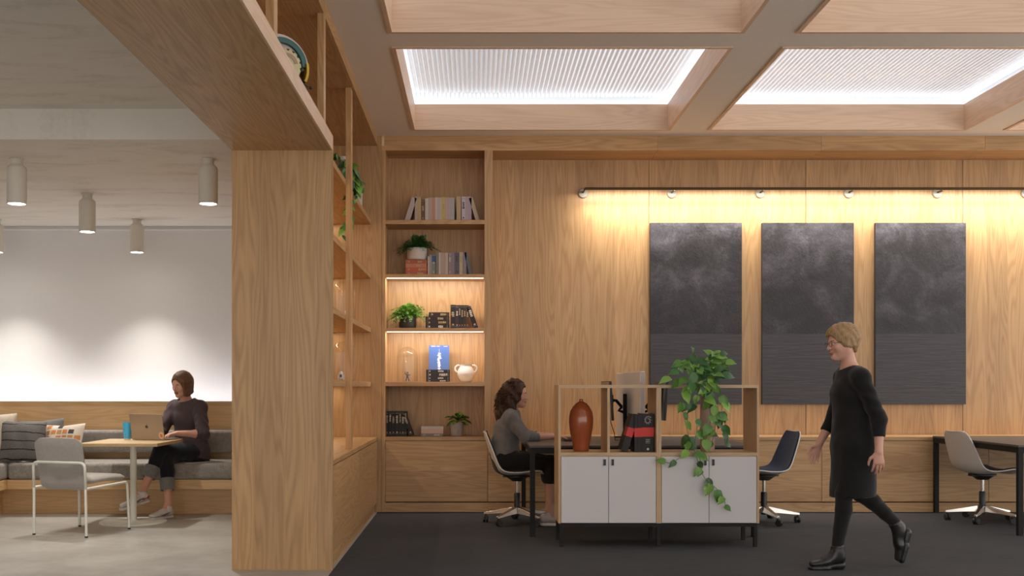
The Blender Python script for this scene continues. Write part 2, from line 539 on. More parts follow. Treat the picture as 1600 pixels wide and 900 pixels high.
obj('left_cladding', MB().box(X_L, Y_0, 2.871, X_L+.02, Y_P+.02, 3.3), M['oak_y'], beam)

lb = empty('open_bookcase', (0,0,0), label='tall open oak shelving behind the pillar, carrying on over the beam', cat='bookcase')
Xb = -1.42; Xf = -1.03
obj('back_panel', MB().box(Xb-.02, Y_P+.022, 0, Xb, Y_F, 2.95), M['oak_v'], lb)
obj('back_panel', MB().box(Xb-.02, Y_0, 2.95, Xb, Y_F, Z_C), M['oak_v'], lb)
obj('end_panel', MB().box(Xb, Y_F, 0, -.925, Y_F+.02, Z_C), M['oak_v'], lb)
for zt_ in (2.896, 2.358, 1.824, 1.29):
    obj('shelf', MB().box(Xb, Y_P+.022, zt_-.045, Xf, Y_F, zt_), M['oak_y'], lb, bevel=.0015, seg=1)
for zt_ in (2.896, 2.358, 1.824, 1.29):  # assumed strips, out of sight: added to warm and brighten the shelf interior
    obj('led_strip', MB().box(Xb+.004, Y_P+.1, zt_-.045-.006, Xb+.016, Y_F-.02, zt_-.0455), M['frame_white'], lb)
    ld = bpy.data.lights.new('shelf_light', 'AREA'); ld.shape = 'RECTANGLE'
    ld.size = .012; ld.size_y = Y_F-Y_P-.15; ld.energy = 2.6; ld.color = (1, .84, .60)
    lo = bpy.data.objects.new('shelf_light', ld); COL.objects.link(lo); lo.parent = lb
    lo.location = (Xb+.010, (Y_F+Y_P)/2, zt_-.053); lo.rotation_euler = (0, math.radians(-15), 0)
for yy in (1.75, 3.40, 5.07, 6.74):
    obj('post', MB().box(-1.005, yy, 2.95, X_P, yy+.09, 3.63), M['oak_v'], lb)
obj('post', MB().box(-1.03, 8.42, Z_T, -.988, 8.53, 3.63), M['oak_v'], lb)
ys2 = [Y_0, 1.79, 3.45, 5.12, 6.79, 8.46, Y_F]
for a, b in zip(ys2, ys2[1:]):
    obj('soffit_panel', MB().box(Xb, a+.001, 3.63, X_P-.0125, b-.001, 3.65), M['oak_y'], lb)
    obj('fascia_board', MB().box(X_P-.012, a+.001, 3.63, X_P, b-.001, Z_C), M['oak_y'], lb)

# base cabinets below the left shelving
for i, (a, b, pos) in enumerate(((Y_P+.031, 8.80, 'nearer the pillar'), (8.80, Y_F, 'in the corner by the bookcase'))):
    bc = empty('base_cabinet', (0,0,0), label='low oak base cabinet under the open shelving, '+pos, cat='cabinet', group='base cabinets under the open shelving')
    obj('carcass', MB().box(Xb, a+.002, .10, X_P-.022, b-.002, Z_T-.036), M['oak_y'], bc)
    obj('door_panel', MB().box(X_P-.02, a+.002, .10, X_P, b-.002, Z_T-.04), M['oak_y'], bc)
    obj('plinth', MB().box(Xb, a+.002, 0, X_P-.025, b-.002, .085), M['oak_y'], bc)
wt = tag(obj('worktop', MB().box(Xb, Y_P+.031, Z_T-.034, X_P, Y_F, Z_T), M['oak_y'], bevel=.001, seg=1),
    'pale oak top of the low cabinets under the open shelving', 'worktop')

# right bookcase
rb = empty('bookcase', (0,0,0), label='tall built in oak bookcase with books and plants beside the panelled wall', cat='bookcase')
xl, xr = -.888, .095
Yk = 10.84
obj('back_panel', MB().box(xl, Yk, Z_T, xr, Yk+.02, 3.6), M['oak_v'], rb)
obj('side_panel', MB().box(xl-.035, Y_F, 0, xl, Yk+.02, 3.585), M['oak_v'], rb)
obj('side_panel', MB().box(xr, Y_F, Z_T, .177, Y_B, 3.585), M['oak_v'], rb)
for zt_ in (2.896, 2.358, 1.824, 1.29):
    th = .042 if zt_ > 2.5 or zt_ < 1.5 else .034
    obj('shelf', MB().box(xl, Y_F, zt_-th, xr, Yk, zt_), M['oak_x'], rb, bevel=.001, seg=1)
M['shelf_led'] = emis('shelf_led', (1,.90,.76), E_SHELF)
for zt_ in (2.358, 1.824):
    ls = obj('led_strip', MB().box(xl+.012, Y_F+.028, zt_-.034-.005, xr-.012, Y_F+.040, zt_-.0345), M['shelf_led'], rb)
    ld = bpy.data.lights.new('shelf_light', 'AREA'); ld.shape = 'RECTANGLE'
    ld.size = xr-xl-.03; ld.size_y = .012; ld.energy = 2.8; ld.color = (1, .94, .87)
    lo = bpy.data.objects.new('shelf_light', ld); COL.objects.link(lo); lo.parent = rb
    lo.location = ((xl+xr)/2, Y_F+.034, zt_-.041); lo.rotation_euler = (math.radians(25), 0, 0)

# base cabinets along the back wall
cx = [-.888, .127] + [.127+1.656*i for i in range(1, 6)]
names = ['under the bookcase','behind the seated woman','behind the white storage unit','behind the walking woman','behind the black desk on the right','beyond the black desk at the far right']
for i, (a, b) in enumerate(zip(cx, cx[1:])):
    b = min(b, X_R)
    bc = empty('base_cabinet', (0,0,0), label='low oak base cabinet with two wide drawers, '+names[i], cat='cabinet', group='base cabinets along the panelled wall')
    obj('carcass', MB().box(a+.002, Y_F+.022, .10, b-.002, Y_B, Z_T-.038), M['oak_x'], bc)
    obj('drawer_front', MB().box(a+.0025, Y_F, .405, b-.0025, Y_F+.02, Z_T-.042), M['oak_x'], bc)
    obj('drawer_front', MB().box(a+.0025, Y_F, .105, b-.0025, Y_F+.02, .4035), M['oak_x'], bc)
    obj('plinth', MB().box(a, Y_F+.006, 0, b, Y_B, .092), M['oak_x'], bc)
tag(obj('worktop', MB().box(xl, Y_F-.004, Z_T-.036, X_R, Y_B, Z_T), M['oak_x'], bevel=.001, seg=1),
    'long oak ledge running over the low cabinets below the paintings', 'worktop')

# ------------------------------------------------------------------ paintings and picture light rail
for i, (a, b) in enumerate(((1016,1159),(1191,1334),(1368,1509))):
    s = 1650/10.88
    x0 = (a-742)/s; x1 = (b-742)/s
    pt = empty('painting', ((x0+x1)/2, 10.875, 1.06), label=['dark grey abstract canvas nearest the bookcase','dark grey abstract canvas in the middle of the three','dark grey abstract canvas farthest right of the three'][i], cat='painting', group='three dark canvases on the oak wall')
    w = (x1-x0)/2
    obj('canvas', MB().box(-w, 0, 0, w, .006, 1.87), M['painting'], pt)
    obj('stretcher', MB().box(-w, .0065, 0, w, .045, 1.87), M['canvas_edge'], pt)
rail = empty('picture_light_rail', (0, 10.75, 3.258), label='long bronze picture light rail on the wall above the dark canvases', cat='light')
rx0 = (913-742)/152.8; rx1 = 7.6
obj('rail_tube', MB().tube([(rx0,0,0),(rx1,0,0)], .0135, 10), M['bronze'], rail, smooth=True, sharp=.7)
x = rx0; i = 0
while x < rx1+.01:
    t = MB().lathe([(.052,0),(.052,.012),(.046,.018)], 24, M=Matrix.Translation((x, .168, -.016)) @ Matrix.Rotation(PI/2, 4, 'X'))
    ro = obj('rosette', t, M['rosette'], rail, smooth=True, sharp=.6)
    obj('bracket', MB().tube([(x,.155,-.010),(x,.03,-.010),(x,.004,-.004)], .010, 8), M['bronze'], ro, smooth=True)
    x += .915; i += 1
ld = bpy.data.lights.new('picture_light', 'AREA'); ld.shape = 'RECTANGLE'
ld.size = rx1-rx0; ld.size_y = .012; ld.energy = E_RAIL; ld.color = (1, .94, .84); ld.spread = PI
lo = bpy.data.objects.new('picture_light', ld); COL.objects.link(lo); lo.parent = rail
lo.location = ((rx0+rx1)/2, .004, -.015); lo.rotation_euler = (math.radians(16), 0, 0)
ld = bpy.data.lights.new('picture_light', 'AREA'); ld.shape = 'RECTANGLE'
ld.size = rx1-rx0; ld.size_y = .012; ld.energy = 20.0; ld.color = (1, .94, .84); ld.spread = 1.6
lo = bpy.data.objects.new('picture_light', ld); COL.objects.link(lo); lo.parent = rail
lo.location = ((rx0+rx1)/2, .006, -.0155); lo.rotation_euler = (math.radians(12), 0, 0)

# ------------------------------------------------------------------ lounge: bench, table, lamps, cushions
Z_S = .505
bench = empty('corner_bench', (0,0,0), label='upholstered oak corner bench along the white lounge wall', cat='bench')
obj('back_board', MB().box(-5.38, 10.85, 0, X_L-.002, 10.90, 1.092), M['oak_bench_x'], bench)
obj('seat_rail', MB().box(-4.52, 10.20, .25, X_L-.002, 10.84, .345), M['oak_bench_x'], bench, bevel=.003)
obj('plinth', MB().box(-4.619, 10.33, 0, X_L-.002, 10.36, .249), M['oak_bench_x'], bench)
obj('seat_rail', MB().box(-5.30, 7.6, .25, -4.521, 10.84, .345), M['oak_bench_y'], bench, bevel=.003)
obj('plinth', MB().box(-4.65, 7.6, 0, -4.62, 10.36, .249), M['oak_bench_y'], bench)
obj('back_board', MB().box(-5.36, 7.6, 0, -5.31, 10.84, 1.092), M['oak_bench_y'], bench)
obj('seat_cushion', MB().box(-4.515, 10.185, .346, X_L-.004, 10.83, Z_S), M['bench_fabric'], bench, smooth=True, bevel=.035, seg=4)
obj('seat_cushion', MB().box(-5.295, 7.6, .346, -4.519, 10.83, Z_S), M['bench_fabric'], bench, smooth=True, bevel=.035, seg=4)
obj('back_cushion', MB().box(-5.15, 10.72, .572, X_L-.004, 10.848, .80), M['bench_fabric'], bench, smooth=True, bevel=.035, seg=4)
obj('back_cushion', MB().box(-5.305, 7.6, .572, -5.17, 10.70, .80), M['bench_fabric'], bench, smooth=True, bevel=.035, seg=4)
for x0, x1 in ((-5.3, X_L-.1),):
    ld = bpy.data.lights.new('bench_uplight', 'AREA'); ld.shape = 'RECTANGLE'
    ld.size = x1-x0; ld.size_y = .05; ld.energy = E_UP; ld.color = (.88, .90, 1.0)
    lo = bpy.data.objects.new('bench_uplight', ld); COL.objects.link(lo); lo.parent = bench
    lo.location = ((x0+x1)/2, 11.05, .98); lo.rotation_euler = (math.radians(180-10), 0, 0)

# lamps on a grid
M['lamp_glow'] = emis('lamp_glow', (1, .93, .82), 14)
def make_lamp():
    o = empty('ceiling_lamp')
    p = [(.042,0),(.042,-.035),(.046,-.045),(.056,-.053),(.066,-.062),(.070,-.078),(.070,-.330),(.068,-.335)]
    obj('housing', MB().lathe([(r, z) for r, z in p], 32, cap1=False).lathe([(.068,-.335),(.062,-.335),(.060,-.325)], 32, cap0=False, cap1=False), M['lamp_white'], o, smooth=True, sharp=.7)
    obj('canopy_ring', MB().lathe([(.052,0),(.052,-.006),(.043,-.006)], 32), M['lamp_white'], o, smooth=True, sharp=.7)
    obj('diffuser', MB().lathe([(.061,-.329),(.061,-.326)], 32), M['lamp_glow'], o)
    ld = bpy.data.lights.new('lamp_spot', 'SPOT'); ld.energy = E_PEND; ld.color = (1, .94, .86)
    ld.spot_size = math.radians(92); ld.spot_blend = 1.0; ld.shadow_soft_size = .055
    l = bpy.data.objects.new('lamp_spot', ld); COL.objects.link(l); l.parent = o; l.location = (0,0,-.345)
    return o
lamp0 = make_lamp(); used = False
lamp_names = {(-3.41,7.86):'white can lamp at the upper left of the lounge ceiling', (-1.985,7.86):'white can lamp hanging nearest the pillar',
    (-3.41,9.29):'white can lamp in the middle of the lounge ceiling', (-3.43,10.72):'white can lamp near the far wall, above the tumbler',
    (-4.86,10.72):'white can lamp near the far wall at the left edge of the photo'}
for x in (-1.985, -3.41, -4.86):
    for y in (7.86, 9.29, 10.72):
        xx = -3.43 if (x == -3.41 and y == 10.72) else x
        if (xx, y) not in lamp_names: continue
        o = lamp0 if not used else copy_tree(lamp0); used = True
        o.location = (xx, y, 2.939)
        tag(o, lamp_names[(xx, y)], 'lamp', 'white can lamps on the lounge ceiling')

# table
tb = empty('cafe_table', (-3.13, 9.68, 0), label='square pale wood cafe table on a round white pedestal', cat='table')
obj('tabletop', MB().box(-.36, -.40, .715, .34, .42, .745), M['maple'], tb, bevel=.004)
obj('pedestal', MB().lathe([(.029,.012),(.029,.70)], 24), M['frame_white'], tb, smooth=True, sharp=.7)
obj('base_plate', MB().lathe([(.30,0),(.30,.006),(.296,.012),(.05,.016),(.033,.022)], 48), M['frame_white'], tb, smooth=True, sharp=.5)
obj('top_plate', MB().box(-.12,-.12,.70,.12,.12,.7145), M['frame_white'], tb)
ZT = .745

# laptop, seen from behind its lid
lap = empty('laptop', (-3.03, 9.80, ZT+.001), rz=math.radians(-17), label='open aluminium laptop with a round orange sticker on its lid', cat='laptop')
M['alu_grey'] = plain('warm_grey_aluminium', (.36,.29,.23), .38, metal=.35, var=.03)
M['alu_dark'] = plain('laptop_keys', (.03,.03,.03), .5)
M['logo_dark'] = plain('lid_emblem', (.06,.05,.045), .3)
obj('base', MB().box(-.175, 0, .002, .175, .235, .014), M['alu_grey'], lap, bevel=.003)
obj('keyboard', MB().box(-.14, .04, .0141, .14, .14, .0152), M['alu_dark'], lap)
obj('trackpad', MB().box(-.06, .15, .0141, .06, .225, .0146), M['alu_grey'], lap)
lid = MB().box(-.175, -.006, 0, .175, .0, .238)
TL = Matrix.Translation((0, 0, .012)) @ Matrix.Rotation(math.radians(14), 4, 'X')
TL = Matrix.Translation((0, .004, .012)) @ Matrix.Rotation(math.radians(12), 4, 'X')
lido = obj('lid', lid, M['alu_grey'], lap, bevel=.002); lido.matrix_local = TL
M['screen'] = plain('laptop_screen', (.02,.02,.025), .15)
so = obj('screen', MB().box(-.165, .0003, .008, .165, .001, .230), M['screen'], lido)
# fruit emblem: round body with a bite and a leaf
def disc_mb(c, r, y0, y1, n=28, m=0, bite=None, mb=None):
    mb = mb or MB()
    pts = []
    for i in range(n):
        a = 2*PI*i/n
        x = c[0]+r*math.cos(a)*(1.0-.06*math.sin(a)); z = c[1]+r*math.sin(a)*(1.05 if math.sin(a) < 0 else .98)
        if bite:
            dx, dz = x-bite[0], z-bite[1]; d = math.hypot(dx, dz)
            if d < bite[2]: x, z = bite[0]+dx/d*bite[2], bite[1]+dz/d*bite[2]
        if math.sin(a) > .93: z -= r*.14
        if math.sin(a) < -.93: z += r*.10
        pts.append((x, z))
    v = [(x, y0, z) for x, z in pts]+[(x, y1, z) for x, z in pts]
    f = [tuple(range(n)), tuple(range(2*n-1, n-1, -1))]+[(i, i+n, (i+1) % n+n, (i+1) % n) for i in range(n)]
    return mb.add(v, f, m)
em = disc_mb((0,.118), .0155, -.0075, -.0062, bite=(.0195,.121,.0085))
em.sphere((.004,-.0068,.141), (.0032,.0006,.0058), n=8)
obj('emblem', em, M['logo_dark'], lido)
M['sticker_cream'] = plain('cream_sticker', (.62,.48,.36), .5)
M['sticker_orange'] = plain('orange_sticker', (.75,.19,.05), .5)
st = MB()
st.add(*[( [(.145+.027*math.cos(2*PI*i/28), yy, .036+.034*math.sin(2*PI*i/28)) for yy in (-.0062,-.0072) for i in range(28)]),
        [tuple(range(28)), tuple(range(55,27,-1))]+[(i,i+28,(i+1)%28+28,(i+1)%28) for i in range(28)]])
sk = obj('sticker', st, M['sticker_cream'], lido)
st = MB()
for (cx_, cz_, r_) in ((.140,.044,.009),(.150,.040,.009),(.146,.029,.011),(.139,.034,.006)):
    st.add([(cx_+r_*math.cos(2*PI*i/14), yy, cz_+r_*math.sin(2*PI*i/14)) for yy in (-.0072,-.0079) for i in range(14)],
        [tuple(range(14)), tuple(range(27,13,-1))]+[(i,i+14,(i+1)%14+14,(i+1)%14) for i in range(14)])
sk2 = obj('sticker_print', st, M['sticker_orange'], lido)

M['tumbler_blue'] = plain('blue_tumbler_enamel', (.05,.42,.80), .3, var=.03)
tu = empty('tumbler', (-3.245, 9.86, ZT), label='tapered bright blue tumbler beside the laptop', cat='cup')
obj('cup_body', MB().lathe([(.030,.014),(.031,.02),(.043,.155),(.043,.165),(.040,.165),(.039,.155)], 28), M['tumbler_blue'], tu, smooth=True, sharp=.9)
obj('foot', MB().lathe([(.028,0),(.029,.002),(.029,.0139)], 28), M['chrome'], tu, smooth=True, sharp=.8)
obj('cup_lid', MB().lathe([(.0385,.156),(.0385,.160),(.034,.160),(.034,.157)], 28), M['black_plastic'], tu, smooth=True, sharp=.6)

# lounge chair with white tube frame, seen from behind
ch = empty('lounge_chair', (-3.36, 9.03, 0), rz=math.radians(-19), label='light grey upholstered chair with white tubular legs at the cafe table', cat='chair')
R_ = .0115
# local: +y is forward; rear legs at y=-.27
def path_round(pts, r=.05, n=5):
    out = [Vector(pts[0])]
    for i in range(1, len(pts)-1):
        p = Vector(pts[i]); a = (Vector(pts[i-1])-p); b = (Vector(pts[i+1])-p)
        ra = min(r, a.length*.48, b.length*.48)
        a = p+a.normalized()*ra; b = p+b.normalized()*ra
        for k in range(n+1):
            t = k/n
            out.append(a*(1-t)**2+p*2*t*(1-t)+b*t*t)
    out.append(Vector(pts[-1]))
    return out
obj('back_rail', MB().tube(path_round([(-.262,-.275,.40),(-.262,-.285,.615),(.262,-.285,.615),(.262,-.275,.40)], .05), R_, 10), M['frame_white'], ch, smooth=True)
for sx in (-1, 1):
    obj('leg', MB().tube([(sx*.262,-.275,.40),(sx*.266,-.27,.008)], R_, 10), M['frame_white'], ch, smooth=True, sharp=1)
    obj('leg', MB().tube(path_round([(sx*.262,-.272,.40),(sx*.255,.27,.415),(sx*.262,.29,.008)], .035), R_, 10), M['frame_white'], ch, smooth=True, sharp=1)
for sx, sy in ((-.266,-.27),(.266,-.27),(-.262,.29),(.262,.29)):
    obj('foot_cap', MB().lathe([(.013,0),(.013,.012),(.0125,.014)], 12, M=Matrix.Translation((sx,sy,0))), M['black_plastic'], ch, smooth=True, sharp=.7)
def slab(profile_pts, w0, w1, th, nw=10, curve=.0, rnd=.06):
    """curved pad: profile list of (y,z); w0..w1 half width along it"""
    mb = MB(); n = len(profile_pts)
    v = []; P = [Vector((0, y, z)) for y, z in profile_pts]
    for i, p in enumerate(P):
        t = (P[min(i+1,n-1)]-P[max(i-1,0)]).normalized(); nn = Vector((0, -t.z, t.y))
        u = i/(n-1); hw = w0+(w1-w0)*u
        e = min(u, 1-u)*(P[-1]-P[0]).length
        if e < rnd: hw -= rnd-math.sqrt(max(0, rnd*rnd-(rnd-e)**2))
        for k in range(nw+1):
            q = -1+2*k/nw
            pp = p+nn*(-curve*q*q)
            v.append((pp, nn, hw*q, q, e))
    vs = []
    for sgn in (1, -1):
        for (pp, nn, x, q, e) in v:
            tt = th*.5*min(1, math.sqrt(max(.03, 1-abs(q)**8)))*min(1, .35+e/.03)
            c = pp+nn*tt*sgn
            vs.append((x, c.y, c.z))
    m_ = n*(nw+1); f = []
    for i in range(n-1):
        for k in range(nw):
            a = i*(nw+1)+k; b = a+1; c = a+nw+2; d = a+nw+1
            f.append((a,b,c,d)); f.append((m_+d,m_+c,m_+b,m_+a))
    for i in range(n-1):
        for k in (0, nw):
            a = i*(nw+1)+k; d = a+nw+1
            f.append((a,d,m_+d,m_+a) if k == 0 else (d,a,m_+a,m_+d))
    for k in range(nw):
        for i in (0, n-1):
            a = i*(nw+1)+k
            f.append((a+1,a,m_+a,m_+a+1) if i == 0 else (a,a+1,m_+a+1,m_+a))
    return mb.add(vs, f)
obj('backrest', slab([(-.195+ -.085*t, .385+.435*t) for t in [i/12 for i in range(13)]], .235, .245, .042, curve=-.02, rnd=.06), M['chair_fabric'], ch, smooth=True, sharp=1.2)
obj('seat', slab([(-.165+.46*t, .452+.012*math.sin(PI*t)) for t in [i/12 for i in range(13)]], .225, .245, .062, curve=.0, rnd=.05), M['chair_fabric'], ch, smooth=True, sharp=1.2)

# cushions
def pillow(name, w, h, th, mat, loc, rot, label, n=14, sag=0.0):
    v = []; f = []
    for sgn in (1, -1):
        for j in range(n+1):
            for i in range(n+1):
                a = -1+2*i/n; b = -1+2*j/n
                e = max(0,(1-a**2))**.55*max(0,(1-b**2))**.55
                pin = 1-.09*(1-abs(a*b))*max(abs(a),abs(b))**3
                crease = .006*math.sin(7*a+3*b+w*40)*e
                v.append((a*w/2*(pin if abs(a)>=abs(b) else 1-.04*(1-a*a)), sgn*(th/2*e+crease)+.0008*sgn, b*h/2*(pin if abs(b)>abs(a) else 1-.04*(1-b*b))-sag*(1-a*a)*max(0,b)))
    N = (n+1)**2
    for j in range(n):
        for i in range(n):
            a = j*(n+1)+i
            f.append((a,a+1,a+n+2,a+n+1)); f.append((N+a+n+1,N+a+n+2,N+a+1,N+a))
    for i in range(n):
        for (a, b) in ((i,i+1),(n*(n+1)+i+1,n*(n+1)+i),((i+1)*(n+1),i*(n+1)),(i*(n+1)+n,(i+1)*(n+1)+n)):
            f.append((b,a,N+a,N+b))
    o = obj(name, MB().add(v, f), mat, smooth=True)
    o.location = loc; o.rotation_euler = rot
    tag(o, label, 'cushion', 'cushions on the corner bench')
    return o
def stripe_mat():
    m = NT('striped_cushion'); oc = m.objco(); x, y, z = m.sep(oc)
    nz = m.noise(oc, 160, 2, .7); wob = m.noise(oc, 9, 2)
    zz = m.math('ADD', z, m.math('MULTIPLY', wob, .03))
    s = m.math('ABSOLUTE', m.math('SUBTRACT', m.math('FRACT', m.math('DIVIDE', m.math('ADD', zz, .30), .088)), .5))
    ln = m.math('LESS_THAN', s, .055)
    c = m.ramp(nz, [(.3,(.10,.092,.09)),(.7,(.19,.175,.165))])
    m.base(m.mix(ln, c, (.018,.016,.016))); m.rough(.9); m.bump(nz, .3, .003)
    return m.mat
def pattern_mat():
    m = NT('patchwork_cushion'); oc = m.objco(); x, y, z = m.sep(oc)
    nz = m.noise(oc, 160, 2, .7)
    gx = m.math('FLOOR', m.math('DIVIDE', m.math('ADD', x, .5), .062)); gz = m.math('FLOOR', m.math('DIVIDE', m.math('ADD', z, .5), .062))
    w = m.n('ShaderNodeTexWhiteNoise'); w.noise_dimensions = '2D'; m.l(m.comb(gx, gz, 0), w.inputs['Vector'])
    fx = m.math('FRACT', m.math('DIVIDE', m.math('ADD', x, .5), .062)); fz = m.math('FRACT', m.math('DIVIDE', m.math('ADD', z, .5), .062))
    ins = m.math('MULTIPLY', m.math('GREATER_THAN', fx, .18), m.math('GREATER_THAN', fz, .25))
    cr = m.n('ShaderNodeValToRGB'); m.l(w.outputs['Value'], cr.inputs[0]); cr.color_ramp.interpolation = 'CONSTANT'
    e = cr.color_ramp.elements
    for p, c in ((0,(.62,.54,.44)),(.38,(.55,.20,.06)),(.58,(.66,.60,.52)),(.76,(.05,.045,.045)),(.88,(.45,.24,.10))):
        if p == 0: e[0].color = (*c, 1)
        else:
            q = e.new(p); q.color = (*c, 1)
    e[len(e)-1].color = (.6,.5,.4,1)
    c = m.mix(ins, (.60,.53,.44), cr.outputs[0])
    m.base(c); m.rough(.9); m.bump(nz, .3, .003)
    return m.mat
r = math.radians
pillow('cushion', .52, .50, .17, M['cushion_cream'], (-4.70, 10.25, Z_S+.235), (r(-16), 0, r(38)), 'large cream cushion in the corner at the left edge of the photo')
pillow('cushion', .44, .42, .15, stripe_mat(), (-4.43, 10.32, Z_S+.200), (r(-18), r(3), r(20)), 'dark grey cushion with thin black stripes')
pillow('cushion', .44, .42, .13, M['cushion_grey'], (-4.33, 10.55, Z_S+.205), (r(-14), r(-4), r(8)), 'plain grey cushion behind the patterned one')
pillow('cushion', .42, .38, .13, pattern_mat(), (-4.06, 10.42, Z_S+.185), (r(-18), r(-3), r(-8)), 'cream cushion patterned with orange and black patches')

# ------------------------------------------------------------------ desks, chairs, storage unit
def make_desk():
    d = empty('desk')
    x0, x1, y0, y1 = 0, 1.88, 0, 1.64
    obj('desktop', MB().box(x0-.004, y0-.004, .738, x1+.004, y1+.004, .757), M['desk_black'], d, bevel=.002, seg=1)
    for (a, b) in ((x0,y0),(x1-.042,y0),(x0,y1-.042),(x1-.042,y1-.042)):
        obj('leg', MB().box(a, b, 0, a+.042, b+.042, .690), M['black_metal'], d, bevel=.002, seg=1)
    fr = MB()
    fr.box(x0,y0,.6905,x1,y0+.042,.7375); fr.box(x0,y1-.042,.6905,x1,y1,.7375)
    fr.box(x0,y0+.042,.6905,x0+.042,y1-.042,.7375); fr.box(x1-.042,y0+.042,.6905,x1,y1-.042,.7375)
    obj('frame', fr, M['black_metal'], d)
    return d
desk = make_desk(); desk.location = (.457, 8.74, 0)
tag(desk, 'dark two person desk behind the white storage unit', 'desk', 'black framed desks')
desk2 = copy_tree(desk); desk2.location = (4.53, 8.80, 0)
tag(desk2, 'black framed desk at the right edge of the photo', 'desk')

def make_shell_chair(pad):
    c = empty('task_chair')
    prof = [(.235,.442),(.222,.462),(.195,.472),(.12,.466),(.04,.452),(-.04,.446),(-.11,.452),(-.165,.478),(-.20,.525),(-.225,.59),(-.248,.66),(-.270,.73),(-.288,.79),(-.298,.825),(-.306,.836)]
    hw = [.17,.195,.213,.226,.232,.232,.228,.222,.215,.208,.198,.186,.168,.140,.105]
    nw = 16
    def cat(A, n):
        out = []
        for i in range(n+1):
            q = i/n*(len(A)-1); k = min(int(q), len(A)-2); u = q-k
            g_ = lambda j: np.array(A[max(0, min(len(A)-1, j))], float)
            p0, p1, p2, p3 = g_(k-1), g_(k), g_(k+1), g_(k+2)
            out.append(.5*((2*p1)+(-p0+p2)*u+(2*p0-5*p1+4*p2-p3)*u*u+(-p0+3*p1-3*p2+p3)*u**3))
        return out
    NP = 36
    prof = [tuple(p) for p in cat(prof, NP)]; hw = [float(h_) for h_ in cat(hw, NP)]
    def surf(off, k0=0, k1=NP, ws=1.0):
        rows = []
        P = [Vector((x, 0, z)) for x, z in prof]
        for i in range(k0, k1+1):
            ii = min(max(i, 5), NP-7)
            t = (P[ii+1]-P[ii-1]).normalized()
            nn = Vector((t.z, 0, -t.x))            # towards the sitter
            row = []
            for k in range(nw+1):
                q = -1+2*k/nw
                dish = .040*abs(q)**2.4*(.45+.55*math.sin(PI*min(1, max(0, (i-2)/(NP-6)))))
                wx = hw[i]*ws
                p = P[i]+nn*(dish+off)
                row.append((p.x+0, wx*q, p.z-0))
            rows.append(row)
        return rows
    def sheet(a, b):
        if len(a) < len(b): b = b[1:-1]
        n = len(a); v = [p for rrow in a for p in rrow]+[p for rrow in b for p in rrow]
        N = n*(nw+1); f = []
        for i in range(n-1):
            for k in range(nw):
                q = i*(nw+1)+k
                f.append((q,q+1,q+nw+2,q+nw+1)); f.append((N+q+nw+1,N+q+nw+2,N+q+1,N+q))
            for k in (0, nw):
                q = i*(nw+1)+k
                f.append((q,q+nw+1,N+q+nw+1,N+q))
        for k in range(nw):
            for i in (0, n-1):
                q = i*(nw+1)+k
                f.append((q,q+1,N+q+1,N+q))
        return MB().add(v, f)
    obj('shell', sheet(surf(0), surf(-.009)), M['shell_white'], c, smooth=True, sharp=1.1)
    obj('seat_pad', sheet(surf(.010, 4, NP-2, .92), surf(.0008, 3, NP-1, .95)), pad, c, smooth=True, sharp=1.1)
    obj('mechanism', MB().lathe([(.05,.385),(.09,.415),(.12,.428),(.12,.436)], 20).box(-.13,-.03,.420,.13,.03,.437), M['black_plastic'], c, smooth=True, sharp=.6)
    obj('gas_lift', MB().lathe([(.016,.26),(.016,.39)], 16), M['chrome'], c, smooth=True, sharp=.7)
    obj('lift_sleeve', MB().lathe([(.026,.07),(.028,.09),(.028,.27),(.022,.278)], 18), M['black_plastic'], c, smooth=True, sharp=.7)
    st = obj('star_base', MB().lathe([(.045,.088),(.05,.095),(.05,.145),(.036,.152)], 20), M['chrome'], c, smooth=True, sharp=.7)
    for k in range(5):
        a = r(90+72*k)
        Rm = Matrix.Rotation(a, 4, 'Z')
        v = []
        for (x, hwid, zb_, zt_) in ((.04,.030,.090,.148),(.15,.024,.084,.125),(.27,.017,.074,.100),(.315,.014,.072,.092)):
            v += [(x,-hwid,zb_),(x,hwid,zb_),(x,hwid*.7,zt_),(x,-hwid*.7,zt_)]
        f = [(0,3,2,1),(12,13,14,15)]
        for q in range(3):
            for e in range(4):
                f.append((q*4+e,q*4+(e+1)%4,q*4+4+(e+1)%4,q*4+4+e))
        obj('base_arm', MB().add(v, f, M=Rm), M['chrome'], st, bevel=.003)
        cs = MB()
        Tm = Rm @ Matrix.Translation((.30,0,0)) @ Matrix.Rotation(.8+k, 4, 'Z')
        for s_ in (-1, 1):
            cs.lathe([(.008,-.009),(.027,-.009),(.030,-.005),(.030,.005),(.027,.009),(.008,.009)], 18, M=Tm @ Matrix.Translation((.012, s_*.014, .030)) @ Matrix.Rotation(PI/2, 4, 'X'))
        cs.box(-.012,-.006,.030,.012,.006,.058, M=Tm)
        cs.lathe([(.009,.05),(.009,.085)], 10, M=Rm @ Matrix.Translation((.30,0,0)))
        obj('castor', cs, M['black_plastic'], st, smooth=True, sharp=.6)
    return c
tc = make_shell_chair(M['black_pad']); tc.location = (.385, 9.62, 0); tc.rotation_euler.z = 0
tag(tc, 'white shell swivel chair that the seated woman at the desk uses', 'chair', 'white shell swivel chairs')
tc2 = make_shell_chair(M['navy_pad']); tc2.location = (2.655, 9.70, 0); tc2.rotation_euler.z = PI+r(8)
tag(tc2, 'white shell swivel chair with navy pad, right of the storage unit', 'chair', 'white shell swivel chairs')
tc3 = copy_tree(tc); tc3.location = (4.69, 9.76, 0); tc3.rotation_euler.z = r(13)
for o in tc3.children:
    if o.name.startswith('star_base'): o.rotation_euler.z = -r(13)
tag(tc3, 'empty white shell swivel chair at the black desk on the right', 'chair', 'white shell swivel chairs')

